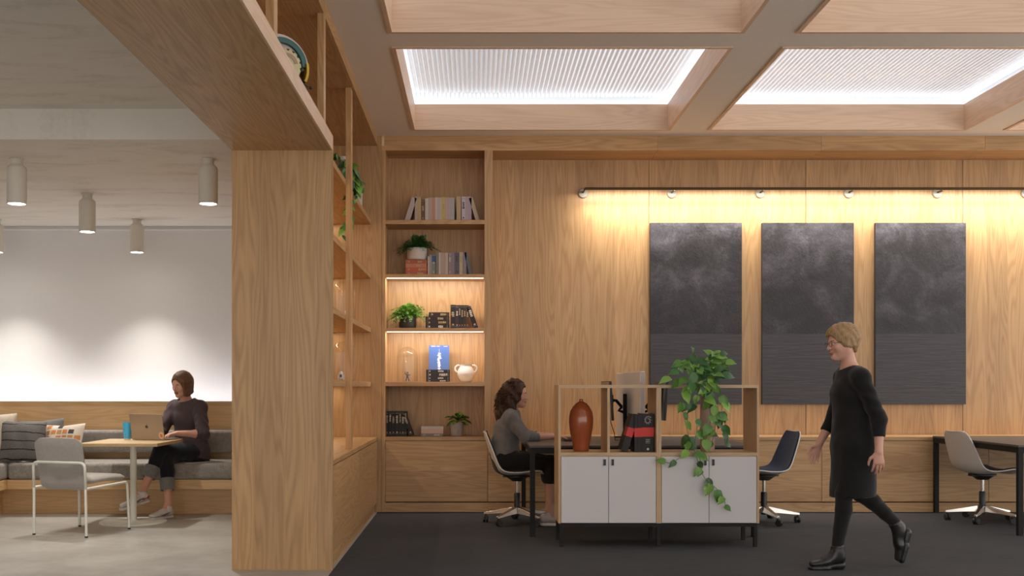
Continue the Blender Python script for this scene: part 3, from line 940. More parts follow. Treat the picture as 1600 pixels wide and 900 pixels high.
# storage unit of two bays
U0 = (.647, 8.185)
su = empty('storage_unit', (U0[0], U0[1], 0), label='low white fronted oak storage unit with open compartments on black legs', cat='storage unit')
Wd = 1.558; Dp = .42; p = .019; zb_, zs, ztp = .185, .733, 1.258
half = Wd/2
for bay in range(2):
    a = bay*half
    obj('side_panel', MB().box(a, 0, zb_, a+p, Dp, ztp-.0245), M['oak_unit_v'], su)
    obj('side_panel', MB().box(a+half-p, 0, zb_, a+half-.0005, Dp, ztp-.0245), M['oak_unit_v'], su)
    obj('shelf', MB().box(a+p, 0, zs-.027, a+half-p, Dp, zs), M['oak_unit_x'], su)
    obj('bottom_panel', MB().box(a+p, .02, zb_, a+half-p, Dp, zb_+.019), M['oak_unit_x'], su)
    obj('rear_panel', MB().box(a+p, Dp-.012, zb_+.019, a+half-p, Dp, zs-.027), M['oak_unit_v'], su)
    obj('top_panel', MB().box(a, 0, ztp-.024, a+half-.0005, Dp, ztp), M['oak_unit_x'], su)
    if bay == 0:
        obj('divider', MB().box(a+half/2-.0095, 0, zs, a+half/2+.0095, Dp, ztp-.024), M['oak_unit_v'], su)
    dm = a+half/2
    for (x0, x1, hx) in ((a+p+.003, dm-.002, dm-.040), (dm+.002, a+half-p-.003, dm+.022)):
        d = obj('door', MB().box(x0, .001, zb_+.003, x1, .019, zs-.030), M['white_door'], su, bevel=.001, seg=1)
        h = MB().box(hx, -.012, zs-.098, hx+.018, .0005, zs-.094).box(hx, -.012, zs-.098, hx+.018, -.009, zs-.052).box(hx, -.012, zs-.056, hx+.018, .0005, zs-.052)
        obj('handle', h, M['black_plastic'], d)
zl = zb_-.001
for (x, y) in ((.012,.012),(half-.014,.012),(Wd-.040,.012),(.012,Dp-.04),(half-.014,Dp-.04),(Wd-.040,Dp-.04)):
    obj('leg', MB().box(x, y, 0, x+.028, y+.028, zl-.026), M['black_metal'], su)
fr = MB()
fr.box(.012,.012,zl-.026,Wd-.012,.04,zl); fr.box(.012,Dp-.04,zl-.026,Wd-.012,Dp-.012,zl)
fr.box(.012,.04,zl-.026,.04,Dp-.04,zl); fr.box(Wd-.04,.04,zl-.026,Wd-.012,Dp-.04,zl)
obj('base_frame', fr, M['black_metal'], su)

# vase
vs = empty('vase', ((908-742)/196.5, 8.40, zs), label='tall glazed terracotta vase with a tiny neck in the storage unit', cat='vase')
vp = [(.058,0),(.062,.004),(.064,.03),(.078,.10),(.091,.17),(.097,.23),(.096,.27),(.087,.315),(.068,.352),(.044,.378),(.026,.389),(.017,.393),(.0155,.398),(.0155,.408),(.017,.412),(.013,.412),(.011,.40)]
obj('vessel', MB().lathe(vp, 40), M['terracotta'], vs, smooth=True, sharp=1.0)

# desk divider, monitors
dv = empty('desk_screen', (1.385, 8.86, .758), label='pale grey divider panel standing along the middle of the dark desk', cat='divider')
obj('panel', MB().box(0, .012, .012, .045, 1.48, .615), M['divider_felt'], dv, bevel=.006)
for k in range(4):
    obj('edge_rib', MB().box(.003+k*.0105, 0, .014, .0105+k*.0105, .0115, .612), M['divider_felt'], dv)
obj('foot', MB().box(-.05,.25,0,.095,.29,.0115).box(-.05,1.2,0,.095,1.24,.0115), M['black_metal'], dv)
M['screen_off'] = plain('dark_glossy_screen', (.06,.045,.035), .06, var=.02, spec=.9)
def make_monitor():
    mn = empty('monitor')
    # screen faces -x ; local origin on the desk under the clamp
    T = Matrix.Translation((-.10, 0, .36)) @ Matrix.Rotation(r(-4), 4, 'Y')
    sh = obj('housing', MB().box(-.011,-.30,-.175,.011,.30,.175), M['black_plastic'], mn, bevel=.004); sh.matrix_local = T
    obj('screen', MB().box(-.0125,-.293,-.167,-.0113,.293,.168), M['screen_off'], sh)
    obj('rear_cover', MB().box(.0112,-.16,-.11,.022,.16,.11), M['black_plastic'], sh, bevel=.004)
    obj('mount_plate', MB().box(-.086,-.05,.31,-.052,.05,.41), M['black_metal'], mn)
    obj('arm', MB().tube([(-.05,0,.36),(-.02,0,.36),(.03,0,.30)], .014, 8).tube([(.03,0,.30),(.0,-.02,.27),(.05,-.03,.25)], .013, 8), M['black_metal'], mn, smooth=True)
    obj('pole', MB().lathe([(.018,.006),(.018,.42)], 14, M=Matrix.Translation((.055,-.03,0))), M['black_metal'], mn, smooth=True, sharp=.7)
    obj('clamp', MB().box(.01,-.07,0,.10,.01,.006), M['black_metal'], mn)
    obj('cable', MB().tube([(-.088,-.10,.24),(-.085,-.13,.16),(-.06,-.15,.08),(-.05,-.16,.006),(-.02,-.15,.006)], .004, 6), M['black_plastic'], mn, smooth=True)
    return mn
mn = make_monitor(); mn.location = (1.305, 9.60, .758)
tag(mn, 'black monitor on an arm facing the seated woman at the desk', 'monitor', 'monitors at the dark desk')
mn2 = copy_tree(mn); mn2.location = (1.585, 9.60, .758); mn2.rotation_euler.z = PI
tag(mn2, 'black monitor facing the navy padded chair', 'monitor')
kb = empty('keyboard', (.86, 9.60, .758), label='low dark keyboard under the hands of the seated woman', cat='keyboard')
obj('tray', MB().box(-.065,-.22,0,.065,.22,.010), M['black_plastic'], kb, bevel=.003)
km = MB()
for i in range(5):
    for j in range(15):
        km.box(-.057+i*.0235,-.21+j*.0282,.0101,-.037+i*.0235,-.186+j*.0282,.015)
kk = obj('keys', km, M['black_metal'], kb); kk['kind'] = 'stuff'

# ------------------------------------------------------------------ books
BM = {}
def bookmat(c):
    k = tuple(round(x, 3) for x in c)
    if k not in BM: BM[k] = plain('book_cloth', c, .65, var=.10, scale=60)
    return BM[k]
M['pages'] = plain('book_pages', (.62,.53,.42), .8, var=.08, scale=200)
M['gilt'] = plain('gilt_print', (.42,.31,.15), .4, var=.2)
M['pale_print'] = plain('pale_print', (.55,.5,.45), .5)
M['dark_print'] = plain('dark_print', (.06,.05,.05), .5)
def book(w, h, d, col, label, group, deco=None, seed=0, lie=False):
    """spine faces -y; stands on z=0 (or lies flat with its spine to -y)"""
    t = .0025
    b = MB()
    b.box(-w/2, 0, 0, w/2, t, h); b.box(-w/2, t, 0, -w/2+t, d, h); b.box(w/2-t, t, 0, w/2, d, h)
    pg = MB().box(-w/2+t, t, .003, w/2-t, d-.004, h-.003)
    e = empty('book')
    cv = obj('cover', b, bookmat(col), e)
    po = obj('pages', pg, M['pages'], e)
    rnd = random.Random(seed*131+7)
    if deco:
        mt = M[deco]
        ti = MB(); n = rnd.choice([2,3,3,4]); yy = -.0006
        ww = w*.32
        z0 = h*rnd.uniform(.50,.60); L = h*rnd.uniform(.18,.30)
        k = 0; zz = z0
        while zz < z0+L:
            q = rnd.uniform(.006,.016)
            ti.box(-ww*rnd.uniform(.6,1), yy, zz, ww*rnd.uniform(.6,1), .0002, zz+q); zz += q+.004
        ti.box(-w*.42, yy, h*.92, w*.42, .0002, h*.928)
        ti.box(-w*.42, yy, h*.10, w*.42, .0002, h*.108)
        ti.box(-ww*.6, yy, h*.14, ww*.6, .0002, h*.14+ww*.9)
        obj('spine_print', ti, mt, e)['kind'] = 'stuff'
    return tag(e, label, 'book', group)
def place(o, x, y, z, tilt=0, w=0, lie=False, yaw=0):
    if lie:
        o.rotation_euler = (0, PI/2, 0)
        o.matrix_basis = Matrix.Translation((x, y, z)) @ Matrix.Rotation(yaw, 4, 'Z') @ Matrix.Rotation(PI/2, 4, 'Y')
    else:
        o.rotation_euler = (0, tilt, 0)
        o.location = (x, y, z+abs(math.sin(tilt))*w/2)
SB = 155.0       # pixels per metre a little inside the bookcase
YBK = 1650/SB-.06
def bx(px): return (px-742)/SB

cream=(.50,.40,.32); white=(.58,.50,.46); tan=(.42,.30,.17); dk=(.16,.085,.05)
rowA = [(648.5,653.5,(.48,.36,.26),41.5,None),(653.5,658.5,(.52,.38,.19),41.5,None),(658.7,664,dk,37,'gilt'),(664.6,670,white,39,None),(670,676,(.47,.36,.29),40.5,None),
 (676,680.3,(.55,.27,.16),40.5,None),(680.3,683.5,white,40.5,None),(683.5,687.6,(.50,.42,.40),40.5,None),(687.6,690.8,(.56,.46,.36),40,None),(690.8,695.8,(.56,.43,.13),41.5,'gilt'),
 (695.8,701,(.53,.36,.32),40.5,None),(701,704.8,(.46,.40,.40),40,None),(704.8,710.3,(.42,.41,.40),40.3,None),(713.4,720.3,(.52,.38,.22),42.3,None),(721.4,727.4,(.58,.50,.54),41.8,'dark_print'),(727.4,732,(.48,.38,.42),41.8,None),(732,736.8,(.45,.36,.43),42,None)]
def wordcol(c):
    r_, g_, b_ = c; mx = max(c)
    if mx < .05: return 'black'
    if r_ > 2.2*g_: return 'orange red' if r_ > .3 else 'brown'
    if r_ > .5 and g_ < .3: return 'orange'
    if b_ < g_*.5 and r_ > .45: return 'yellow'
    if b_ > r_*1.05: return 'blue grey' if mx < .4 else 'lilac'
    if min(c) > .44: return 'off white'
    if mx < .3: return 'brown' if b_ < r_*.55 else 'dark grey'
    if b_ < r_*.6: return 'tan'
    return 'pale grey' if b_ > r_*.9 else 'pinkish cream'
for i, (a, b, c, hp, dc) in enumerate(rowA):
    w = (b-a)/SB-.0006
    o = book(w, hp/SB*.93, .155+.01*(i % 3), c, '%s upright book, %s from the left on the top shelf of the bookcase' % (wordcol(c), ORD[i+1]), 'pale books on the top shelf', dc, i)
    place(o, bx((a+b)/2), YBK, 2.8965)
zA = 2.8965
o = book(.050, .245, .17, (.48,.40,.38), 'pale grey book leaning right at the left end of the top shelf', 'pale books on the top shelf', None, 40); place(o, bx(636.6), YBK, zA, r(17.5), .050)
o = book(.038, .245, .17, (.56,.45,.33), 'cream book leaning left at the right end of the top shelf', 'pale books on the top shelf', None, 41); place(o, bx(748.5), YBK, zA, r(-17), .038)
o.location.x -= .012
zB = 2.3585
rowB = [(668.6,671.5,(.50,.44,.40),30,None),(671.5,675,(.34,.30,.26),32.8,None),(675,680.7,(.20,.22,.21),32.3,'pale_print'),(681.3,686,(.22,.19,.15),36,None),(686,688.6,white,36,None),
 (688.6,696,(.42,.32,.26),36,None),(696,700.4,(.50,.40,.32),36,None),(700.8,705.7,(.30,.23,.22),36,'pale_print'),(705.7,710.3,(.27,.21,.25),36.3,None),(710.3,717.6,(.13,.11,.14),36.3,'dark_print'),(717.8,723.2,(.52,.42,.26),36.8,'gilt'),(723.4,728.8,(.28,.23,.26),36,None)]
for i, (a, b, c, hp, dc) in enumerate(rowB):
    w = (b-a)/SB-.0006
    o = book(w, hp/SB*.98, .15+.01*(i % 3), c, '%s upright book, %s from the left on the second shelf from the top' % (wordcol(c), ORD[i]), 'muted books on the second shelf', dc, 60+i)
    place(o, bx((a+b)/2), YBK, zB)
    if i == 2: obj('spine_label', MB().box(-w/2+.001,-.0007,.135,w/2-.001,.0003,.195), bookmat((.04,.09,.26)), o)
o = book(.028, .235, .16, (.13,.16,.20), 'blue grey book leaning left at the right end of the second shelf', 'muted books on the second shelf', None, 80); place(o, bx(735.5), YBK, zB, r(-13), .028)
names4 = ['lowest','second lowest','second highest','topmost']
for i in range(4):
    c = [(.42,.12,.07),(.50,.10,.04),(.50,.19,.12),(.40,.10,.05)][i]
    o = book(.0385, .212+.004*(i % 2), .16, c, 'red cloth book lying flat under the white planter, %s of four' % names4[i], 'red books under the white planter', 'gilt', 90+i)
    place(o, bx(634.3), YBK, zB+.0193+i*.0392, lie=True)
zC = 1.8245
for i in range(4):
    L = .235 if i < 3 else .203
    o = book(.0405, L, .16, (.014+.004*i,.011,.011), 'black book lying flat beside the upright black books, %s of the stack of four' % names4[i], 'black books lying on the third shelf', 'gilt' if i else 'pale_print', 100+i)
    place(o, bx(665.4 if i < 3 else 670.5), YBK, zC+.0203+i*.0410, lie=True)
rowC = [(704.2,712,(.016,.012,.012),37,'gilt'),(712,716.5,(.04,.022,.03),36.5,'pale_print'),(716.5,720.2,(.014,.011,.012),36.5,'gilt'),(720.2,724.2,(.015,.012,.012),36.5,'gilt'),(724.2,728.3,(.03,.02,.016),36.5,'gilt'),(728.3,733,(.07,.03,.018),36.3,'gilt')]
for i, (a, b, c, hp, dc) in enumerate(rowC):
    w = (b-a)/SB-.0006
    o = book(w, hp/SB, .16, c, '%s upright book with gilt spine, %s from the left on the third shelf' % (['black','dark plum','black','black','dark brown','brown'][i], ORD[i]), 'black books standing on the third shelf', dc, 120+i)
    place(o, bx((a+b)/2), YBK, zC)
o = book(.046, .225, .16, (.016,.014,.014), 'black book leaning left at the right end of the third shelf', 'black books standing on the third shelf', 'pale_print', 140); place(o, bx(743.5), YBK, zC, r(-19), .046)
zD = 1.2905
for i in range(4):
    th = [.022,.029,.040,.030][i]
    o = book(th, .238, .16, (.02,.016,.018), 'dark book lying flat under the blue picture book, %s of four' % names4[i], 'dark books under the blue picture book', 'pale_print', 150+i)
    z0 = zD+.0003+sum([.0224,.0294,.0404][:i])
    place(o, bx(666.2), YBK, z0+th/2, lie=True)
# blue picture book facing out
pbk = empty('picture_book', (bx(686), YBK+.075, zD+.1228), label='blue picture book standing face out on a stack of dark books', cat='book')
m = NT('blue_cover_print'); oc = m.objco(); x, y, z = m.sep(oc)
cx_ = m.math('ABSOLUTE', x)
rip = m.noise(m.comb(m.math('MULTIPLY', x, 22), 0, m.math('MULTIPLY', z, 75)), 1.0, 3, .6)
env = m.math('SUBTRACT', .62, m.math('MULTIPLY', cx_, 11))
env = m.math('MULTIPLY', env, m.math('LESS_THAN', z, .17))
lum = m.math('GREATER_THAN', m.math('ADD', rip, env), 1.0)
haze = m.math('MULTIPLY', m.math('SUBTRACT', 1.0, m.math('DIVIDE', z, .25)), .35, clamp=True)
c = m.mix(haze, (.04,.10,.32), (.19,.26,.42))
m.base(m.mix(lum, c, (.75,.80,.85))); m.rough(.4)
M['blue_cover'] = m.mat
cvm = MB().box(-.101,0,0,.101,.0025,.250); tilt = Matrix.Rotation(r(-8), 4, 'X')
o1 = obj('front_cover', MB().box(-.101,0,0,.101,.0025,.250, M=tilt), M['blue_cover'], pbk)
o1 = obj('pages', MB().box(-.098,.0028,.003,.097,.022,.247, M=tilt), M['pages'], pbk)
o1 = obj('back_cover', MB().box(-.101,.0223,0,.101,.0248,.250, M=tilt).box(-.1035,0,0,-.1013,.0248,.250, M=tilt), bookmat((.035,.085,.30)), pbk)
o1 = obj('title_print', MB().box(-.080,-.0006,.237,-.035,.0002,.242, M=tilt).box(-.025,-.0006,.237,.005,.0002,.242, M=tilt).box(.045,-.0006,.237,.085,.0002,.242, M=tilt).box(-.0015,-.0006,.175,.0015,.0002,.215, M=tilt), M['pale_print'], pbk)
zE = Z_T+.0005
rowE = [(602.5,607,38.6),(607.2,611.5,38.8),(611.6,617.0,38.8),(617.2,623.0,38.8),(623.0,627.0,38.8),(627.0,631.5,38.8),(631.5,635.2,38.6)]
for i, (a, b, hp) in enumerate(rowE):
    w = (b-a)/SB-.0006
    o = book(w, hp/SB, .16, (.014,.012+.001*i,.012), 'black book with gilt spine, %s from the left on the lowest shelf' % ORD[i], 'black books on the lowest shelf', 'gilt' if i % 2 == 0 else 'pale_print', 160+i)
    place(o, bx((a+b)/2)+.006, YBK, zE)
o = book(.034, .245, .16, (.018,.015,.015), 'black book leaning left against the row on the lowest shelf', 'black books on the lowest shelf', 'pale_print', 170); place(o, bx(643.8), YBK, zE, r(-20), .034)
z0 = zE
for i, (th, c, nm) in enumerate(((.027,(.20,.18,.18),'dark grey book at the bottom of the short stack on the lowest shelf'),(.041,(.56,.38,.32),'pink book in the middle of the short stack on the lowest shelf'),(.031,(.55,.48,.44),'off white book on top of the short stack on the lowest shelf'))):
    o = book(th, .225-.01*(i == 0), .16, c, nm, 'short stack of pale books', 'pale_print' if i == 0 else None, 180+i)
    place(o, bx(658.5), YBK, z0+th/2+.0002, lie=True); z0 += th+.0004

# books in the storage unit
S2 = 200.0
def ux(px): return (px-742)/S2
M['red_band'] = plain('red_paper_band', (.62,.035,.02), .55, var=.05)
def banded(w, h, d, label, emblem=False, brown=False):
    o = book(w, h, d, (.016,.014,.014), label, 'black books with a red band', None)
    obj('band', MB().box(-w/2-.0006,-.0008,h*.40,w/2+.0006,d*.6,h*.64), M['red_band'], o)
    if emblem:
        e = MB()
        pts = []
        for k in range(34):
            a = k/33*2.3*PI; rr = .030-.020*k/33
            pts.append((rr*math.cos(a+.6), -.0006, h*.825+rr*1.15*math.sin(a+.6)))
        e.tube(pts, .0016, 5)
        for q in range(9):
            a = q/9*2*PI
            e.tube([(.030*math.cos(a), -.0006, h*.825+.034*math.sin(a)), (.014*math.cos(a+.7), -.0006, h*.825+.017*math.sin(a+.7))], .0011, 4)
        obj('spine_emblem', e, M['pale_print'], o)
        e = MB()
        for q in range(5): e.box(-.018,-.0006,h*(.33-.025*q),.018-.004*(q % 2),.0002,h*(.335-.025*q))
        e.lathe([(.009,-.0003),(.009,.0006)], 14, M=Matrix.Translation((0,0,h*.075)) @ Matrix.Rotation(PI/2, 4, 'X'))
        obj('spine_print', e, M['pale_print'], o)['kind'] = 'stuff'
    return o
hb = .300; yb_ = 8.25
o = banded(.093, hb, .22, 'thick black book with swirling emblem and red band, beside the middle panel', True); place(o, ux(1013.0)-.003, yb_, zs+.0005)
o = banded(.032, hb-.006, .22, 'slim black book with red band left of the emblem book'); place(o, ux(1000.3)-.003, yb_, zs+.0005)
o = banded(.024, hb-.008, .22, 'slimmest black book with red band in the storage unit'); place(o, ux(994.4)-.003, yb_, zs+.0005)
o = banded(.052, hb-.004, .22, 'black book with red band leaning right in the storage unit'); place(o, ux(977.5)-.008, yb_+.01, zs+.0005, r(17), .052)

# ------------------------------------------------------------------ glass domes and small figures
def dome(loc, rad, h, label):
    e = empty('glass_dome', loc, label=label, cat='dome', group='glass domes on the shelves')
    pr = [(rad, .010)]
    k = 10
    for i in range(k+1):
        a = PI/2*i/k
        pr.append((max(rad*math.cos(a), .0015), h-rad+rad*math.sin(a)))
    inner = [(max(q-.003, .0012), z-(.003 if i > 0 else 0)) for i, (q, z) in enumerate(pr)]
    obj('bell', MB().lathe(pr, 36, cap0=False, cap1=True), M['glass'], e, smooth=True, sharp=1.2)
    obj('base', MB().lathe([(rad+.008,0),(rad+.010,.004),(rad+.008,.0095)], 36), M['glass'], e, smooth=True, sharp=.6)
    return e
dome(((636.5-742)/154.2, 10.70, 1.2905), .105, .355, 'clear glass dome over a dark figurine on the lit shelf')
dome((-1.165, 9.40, 1.8245), .10, .355, 'upper glass dome in the open shelving beside the pillar')
dome((-1.165, 9.40, 1.2905), .10, .355, 'lower glass dome in the open shelving beside the pillar')
def figurine(loc, s, mat, label, arms, name='figurine', hood=False):
    e = empty(name, loc, label=label, cat='figurine')
    b = MB()
    b.tube([(-.018,0,.0),(-.014,0,.03),(-.006,0,.055)], [.008,.008,.009], 8); b.tube([(.020,0,.0),(.013,0,.03),(.006,0,.055)], [.008,.008,.009], 8)
    b.tube([(0,0,.05),(0,0,.075),(0,0,.10)], [.014,.016,.011], 10)
    b.sphere((0,-.002,.118), (.013,.013,.015), n=10)
    for pts in arms: b.tube(pts, [.007,.006,.005], 7)
    b.box(-.030,-.006,-.0005,-.012,.010,.006); b.box(.012,-.006,-.0005,.032,.010,.006)
    b.v = [(x*s, y*s, z*s+.0005*s) for x, y, z in b.v]
    obj('figure_body', b, mat, e, smooth=True, sharp=.9)
    return e
M['fig_dark'] = plain('dark_bronze_figure', (.035,.03,.022), .5)
M['fig_white'] = plain('white_figure', (.70,.66,.62), .5)
M['fig_gold'] = plain('gold_figure', (.55,.33,.06), .35, metal=.6)
M['fig_blue'] = plain('blue_panel', (.03,.06,.28), .4)
figurine(((636.8-742)/154.2, 10.69, 1.3011), .66*1.05, M['fig_dark'], 'small dark figurine with raised arms under the glass dome', [[(-.012,0,.094),(-.034,0,.105),(-.036,0,.135)],[(.012,0,.094),(.034,-.01,.082),(.048,-.02,.088)]])
figurine((-1.15, 9.38, 1.8351), .62, M['fig_white'], 'small white figurine under the upper glass dome', [[(-.012,0,.094),(-.026,0,.07),(-.020,-.01,.05)],[(.012,0,.094),(.026,0,.11),(.030,-.01,.135)]])
figurine((-1.135, 9.42, 1.3011), .75, M['fig_gold'], 'slender gold figurine under the lower glass dome', [[(-.012,0,.094),(-.022,0,.07),(-.018,-.02,.06)],[(.012,0,.094),(.022,0,.07),(.018,-.02,.06)]])
rbt = empty('figurine', (-1.185, 9.35, 1.3011), label='small squat white and blue domed figurine under the lower glass dome', cat='figurine')
obj('figure_body', MB().lathe([(.018,.012),(.020,.016),(.020,.055),(.018,.066),(.011,.075),(.003,.078)], 16), M['fig_white'], rbt, smooth=True, sharp=.9)
obj('side_leg', MB().box(-.028,-.008,0,-.0205,.008,.05), M['fig_white'], rbt); obj('side_leg', MB().box(.0205,-.008,0,.028,.008,.05), M['fig_white'], rbt)
obj('front_panel', MB().box(-.009,-.0215,.025,.009,-.0185,.05), M['fig_blue'], rbt)

# ------------------------------------------------------------------ plants
def leaf_mesh(L, Wd_, fold=.25, droop=.35, heart=True, n=6):
    v = []; f = []
    for i in range(n+1):
        t = i/n
        if heart: w = Wd_/2*(math.sin(PI*min(1, t*1.08+.02))**.75)*(1.18-.55*t) if 0 < t < 1 else (Wd_*.12 if t == 0 else 0)
        else: w = Wd_/2*math.sin(PI*t)**.8
        y = L*t; z = -droop*L*t*t
        v += [(-w, y-(.10*L if heart and i == 1 else 0), z+fold*w), (0, y, z), (w, y-(.10*L if heart and i == 1 else 0), z+fold*w)]
    for i in range(n):
        a = i*3
        f += [(a,a+1,a+4,a+3),(a+1,a+2,a+5,a+4)]
    me = bpy.data.meshes.new('leaf'); me.from_pydata(v, [], f); me.update(); me.shade_smooth()
    return me
def leaf_obj(me, parent, p, d, up, s, name='leaf'):
    d = Vector(d).normalized(); up = Vector(up)
    x = d.cross(up)
    if x.length < 1e-4: x = d.orthogonal()
    x.normalize(); u = x.cross(d)
    o = bpy.data.objects.new(name, me); COL.objects.link(o); o.parent = parent
    mtx = Matrix((x, d, u)).transposed().to_4x4()
    o.matrix_basis = Matrix.Translation(p) @ mtx @ Matrix.Diagonal((s, s, s, 1))
    return o
L1 = leaf_mesh(.085, .066); L1.materials.append(M['pothos'])
L2 = leaf_mesh(.085, .062, .4, .15); L2.materials.append(M['pothos'])
L3 = leaf_mesh(.085, .060, .15, .6); L3.materials.append(M['pothos_dark'])
PL = [L1, L2, L3]
def interp(pts, t):
    P = [Vector(p) for p in pts]; n = len(P)-1
    q = min(t*n, n-1e-6); i = int(q); u = q-i
    p0, p1, p2, p3 = P[max(i-1,0)], P[i], P[i+1], P[min(i+2,n)]
    return .5*((2*p1)+(-p0+p2)*u+(2*p0-5*p1+4*p2-p3)*u*u+(-p0+3*p1-3*p2+p3)*u**3)
# pothos in the storage unit: pot on the right shelf, vines in front of the doors
def uw(px, py, Y):
    s = 1650/Y
    return ((px-742)/s, Y, 1.25-(py-603)/s)
pp = empty('trailing_plant', (1.832, 8.315, zs), label='trailing pothos in a tall blush planter spilling over the white storage unit', cat='plant')
O = Vector((1.832, 8.315, zs))
M['blush'] = plain('blush_ceramic', (.50,.33,.25), .55, var=.05)
obj('planter', MB().lathe([(.050,0),(.054,.004),(.060,.12),(.060,.26),(.054,.40),(.052,.455),(.046,.455),(.046,.43)], 32, cap1=False), M['blush'], pp, smooth=True, sharp=.9)
obj('soil', MB().lathe([(.0455,.425),(.0455,.435)], 24), M['soil'], pp)
vines = [
 [(1092,612,8.27),(1085,606,8.15),(1068,612,8.10),(1066,632,8.10),(1071,660,8.12),(1077,685,8.13),(1085,705,8.13),(1093,728,8.14),(1102,748,8.14),(1120,764,8.14),(1131,778,8.14),(1133,790,8.14)],
 [(1096,612,8.27),(1093,606,8.14),(1089,622,8.11),(1087,645,8.11),(1089,668,8.12),(1086,690,8.13),(1093,715,8.13),(1097,735,8.14)],
 [(1098,612,8.27),(1100,604,8.13),(1106,622,8.10),(1110,648,8.12),(1108,668,8.13),(1100,690,8.13),(1078,703,8.12),(1052,722,8.12),(1040,722,8.12)],
 [(1102,612,8.27),(1108,604,8.14),(1116,625,8.11),(1120,648,8.11),(1117,670,8.12),(1113,690,8.13)],
 [(1106,612,8.27),(1116,603,8.14),(1128,625,8.10),(1127,650,8.11),(1130,672,8.12),(1133,692,8.12)],
 [(1094,610,8.28),(1086,590,8.16),(1076,572,8.13),(1064,566,8.10),(1056,578,8.09)],
 [(1097,610,8.28),(1096,585,8.16),(1092,565,8.14),(1084,552,8.12)],
 [(1100,610,8.28),(1106,585,8.15),(1112,562,8.13),(1116,553,8.11),(1126,552,8.10)],
 [(1104,610,8.28),(1113,592,8.15),(1122,575,8.13),(1134,566,8.10)],
 [(1102,610,8.28),(1106,590,8.40),(1112,570,8.70),(1118,560,8.72)],
 [(1098,610,8.28),(1094,590,8.40),(1086,572,8.72),(1074,566,8.74)],
]
def vine_plant(root, O, vines, dens, smin, smax, seed, stem_r=.0022, out=(0,-1,0), pl=PL):
    rd = random.Random(seed)
    for vi, vp in enumerate(vines):
        P = [Vector(uw(*q))-O for q in vp]
        N = 6*len(P)
        path = [interp(P, i/N) for i in range(N+1)]
        obj('stem', MB().tube(path, stem_r, 5), M['stem'], root, smooth=True)
        Lg = sum((path[i+1]-path[i]).length for i in range(N))
        nl = max(3, int(Lg*dens[vi] if isinstance(dens, list) else Lg*dens))
        for k in range(nl):
            t = .12+.88*(k+.5*rd.random())/nl if nl > 1 else 1
            if k == nl-1: t = 1
            p = interp(P, min(t, .9999))
            tg = (interp(P, min(t+.02,.9999))-interp(P, max(t-.02,0)))
            if tg.length < 1e-6: tg = Vector((0,0,-1))
            tg.normalize()
            side = rd.choice([-1,1])
            d = Vector((side*rd.uniform(.3,1), rd.uniform(-.7,.1), rd.uniform(-.9,.25)))+tg*.5
            up = Vector(out)+Vector((rd.uniform(-.5,.5), rd.uniform(-.3,.3), rd.uniform(.1,.9)))
            s = rd.uniform(smin, smax)*(.75 if t > .9 else 1)
            leaf_obj(rd.choice(pl), root, p, d, up, s)
vine_plant(pp, O, vines, [13,11,12,15,15,30,30,30,30,26,26], .8, 1.3, 3)
rd = random.Random(11)
for k in range(24):
    a = rd.uniform(0, 2*PI); rr = rd.uniform(.02,.15)
    px, py = 1098+rd.gauss(0,17), 594+rd.gauss(0,17)
    py = max(556, min(632, py))
    Yq = rd.uniform(8.04, 8.15)
    p = Vector(uw(px, py, Yq))-O
    d = Vector(((px-1098)/30+rd.uniform(-.4,.4), rd.uniform(-.9,-.1), (600-py)/60+rd.uniform(-.8,.2)))
    leaf_obj(rd.choice(PL), pp, p, d, (rd.uniform(-.4,.4),-.8,rd.uniform(.2,1)), rd.uniform(.8,1.25))

# trailing plant on the upper open shelf
pq = empty('trailing_plant', (-1.135, 9.02, 2.8965), label='trailing plant in a pale pot high on the open shelving by the pillar', cat='plant')
O2 = Vector((-1.135, 9.02, 2.8965))
M['pale_pot'] = plain('pale_stone_pot', (.52,.44,.37), .6, var=.06)
obj('pot', MB().lathe([(.048,0),(.052,.004),(.058,.29),(.060,.305),(.054,.305),(.053,.28)], 28, cap1=False), M['pale_pot'], pq, smooth=True, sharp=.9)
obj('soil', MB().lathe([(.0525,.272),(.0525,.280)], 20), M['soil'], pq)
v2 = [[(536,250,9.0),(541,252,8.93),(546,275,8.90),(549,300,8.92),(545,330,8.92),(541,352,8.92),(535,368,8.92)],
      [(538,250,9.0),(546,256,8.93),(554,275,8.92),(557,292,8.95),(556,312,8.98)],
      [(536,250,9.0),(540,258,8.9),(545,280,8.88),(548,330,8.92),(547,362,8.92)],
      [(534,250,9.0),(529,244,8.95),(524,240,8.95),(523,255,8.9)],
      [(538,250,9.0),(550,262,8.9),(562,282,8.94),(568,296,9.0)]]
vine_plant(pq, O2, v2, [22,40,24,30,40], .7, 1.05, 5, out=(.7,-.7,0))
pot2 = empty('pot', (-1.075, 9.70, 2.8965), label='small pale ribbed pot near the edge of the upper open shelf', cat='pot')
obj('vessel', MB().lathe([(.038,0),(.040,.003),(.043,.15),(.044,.16),(.040,.16),(.038,.12),(.01,.118)], 24), M['pale_pot'], pot2, smooth=True, sharp=.9)

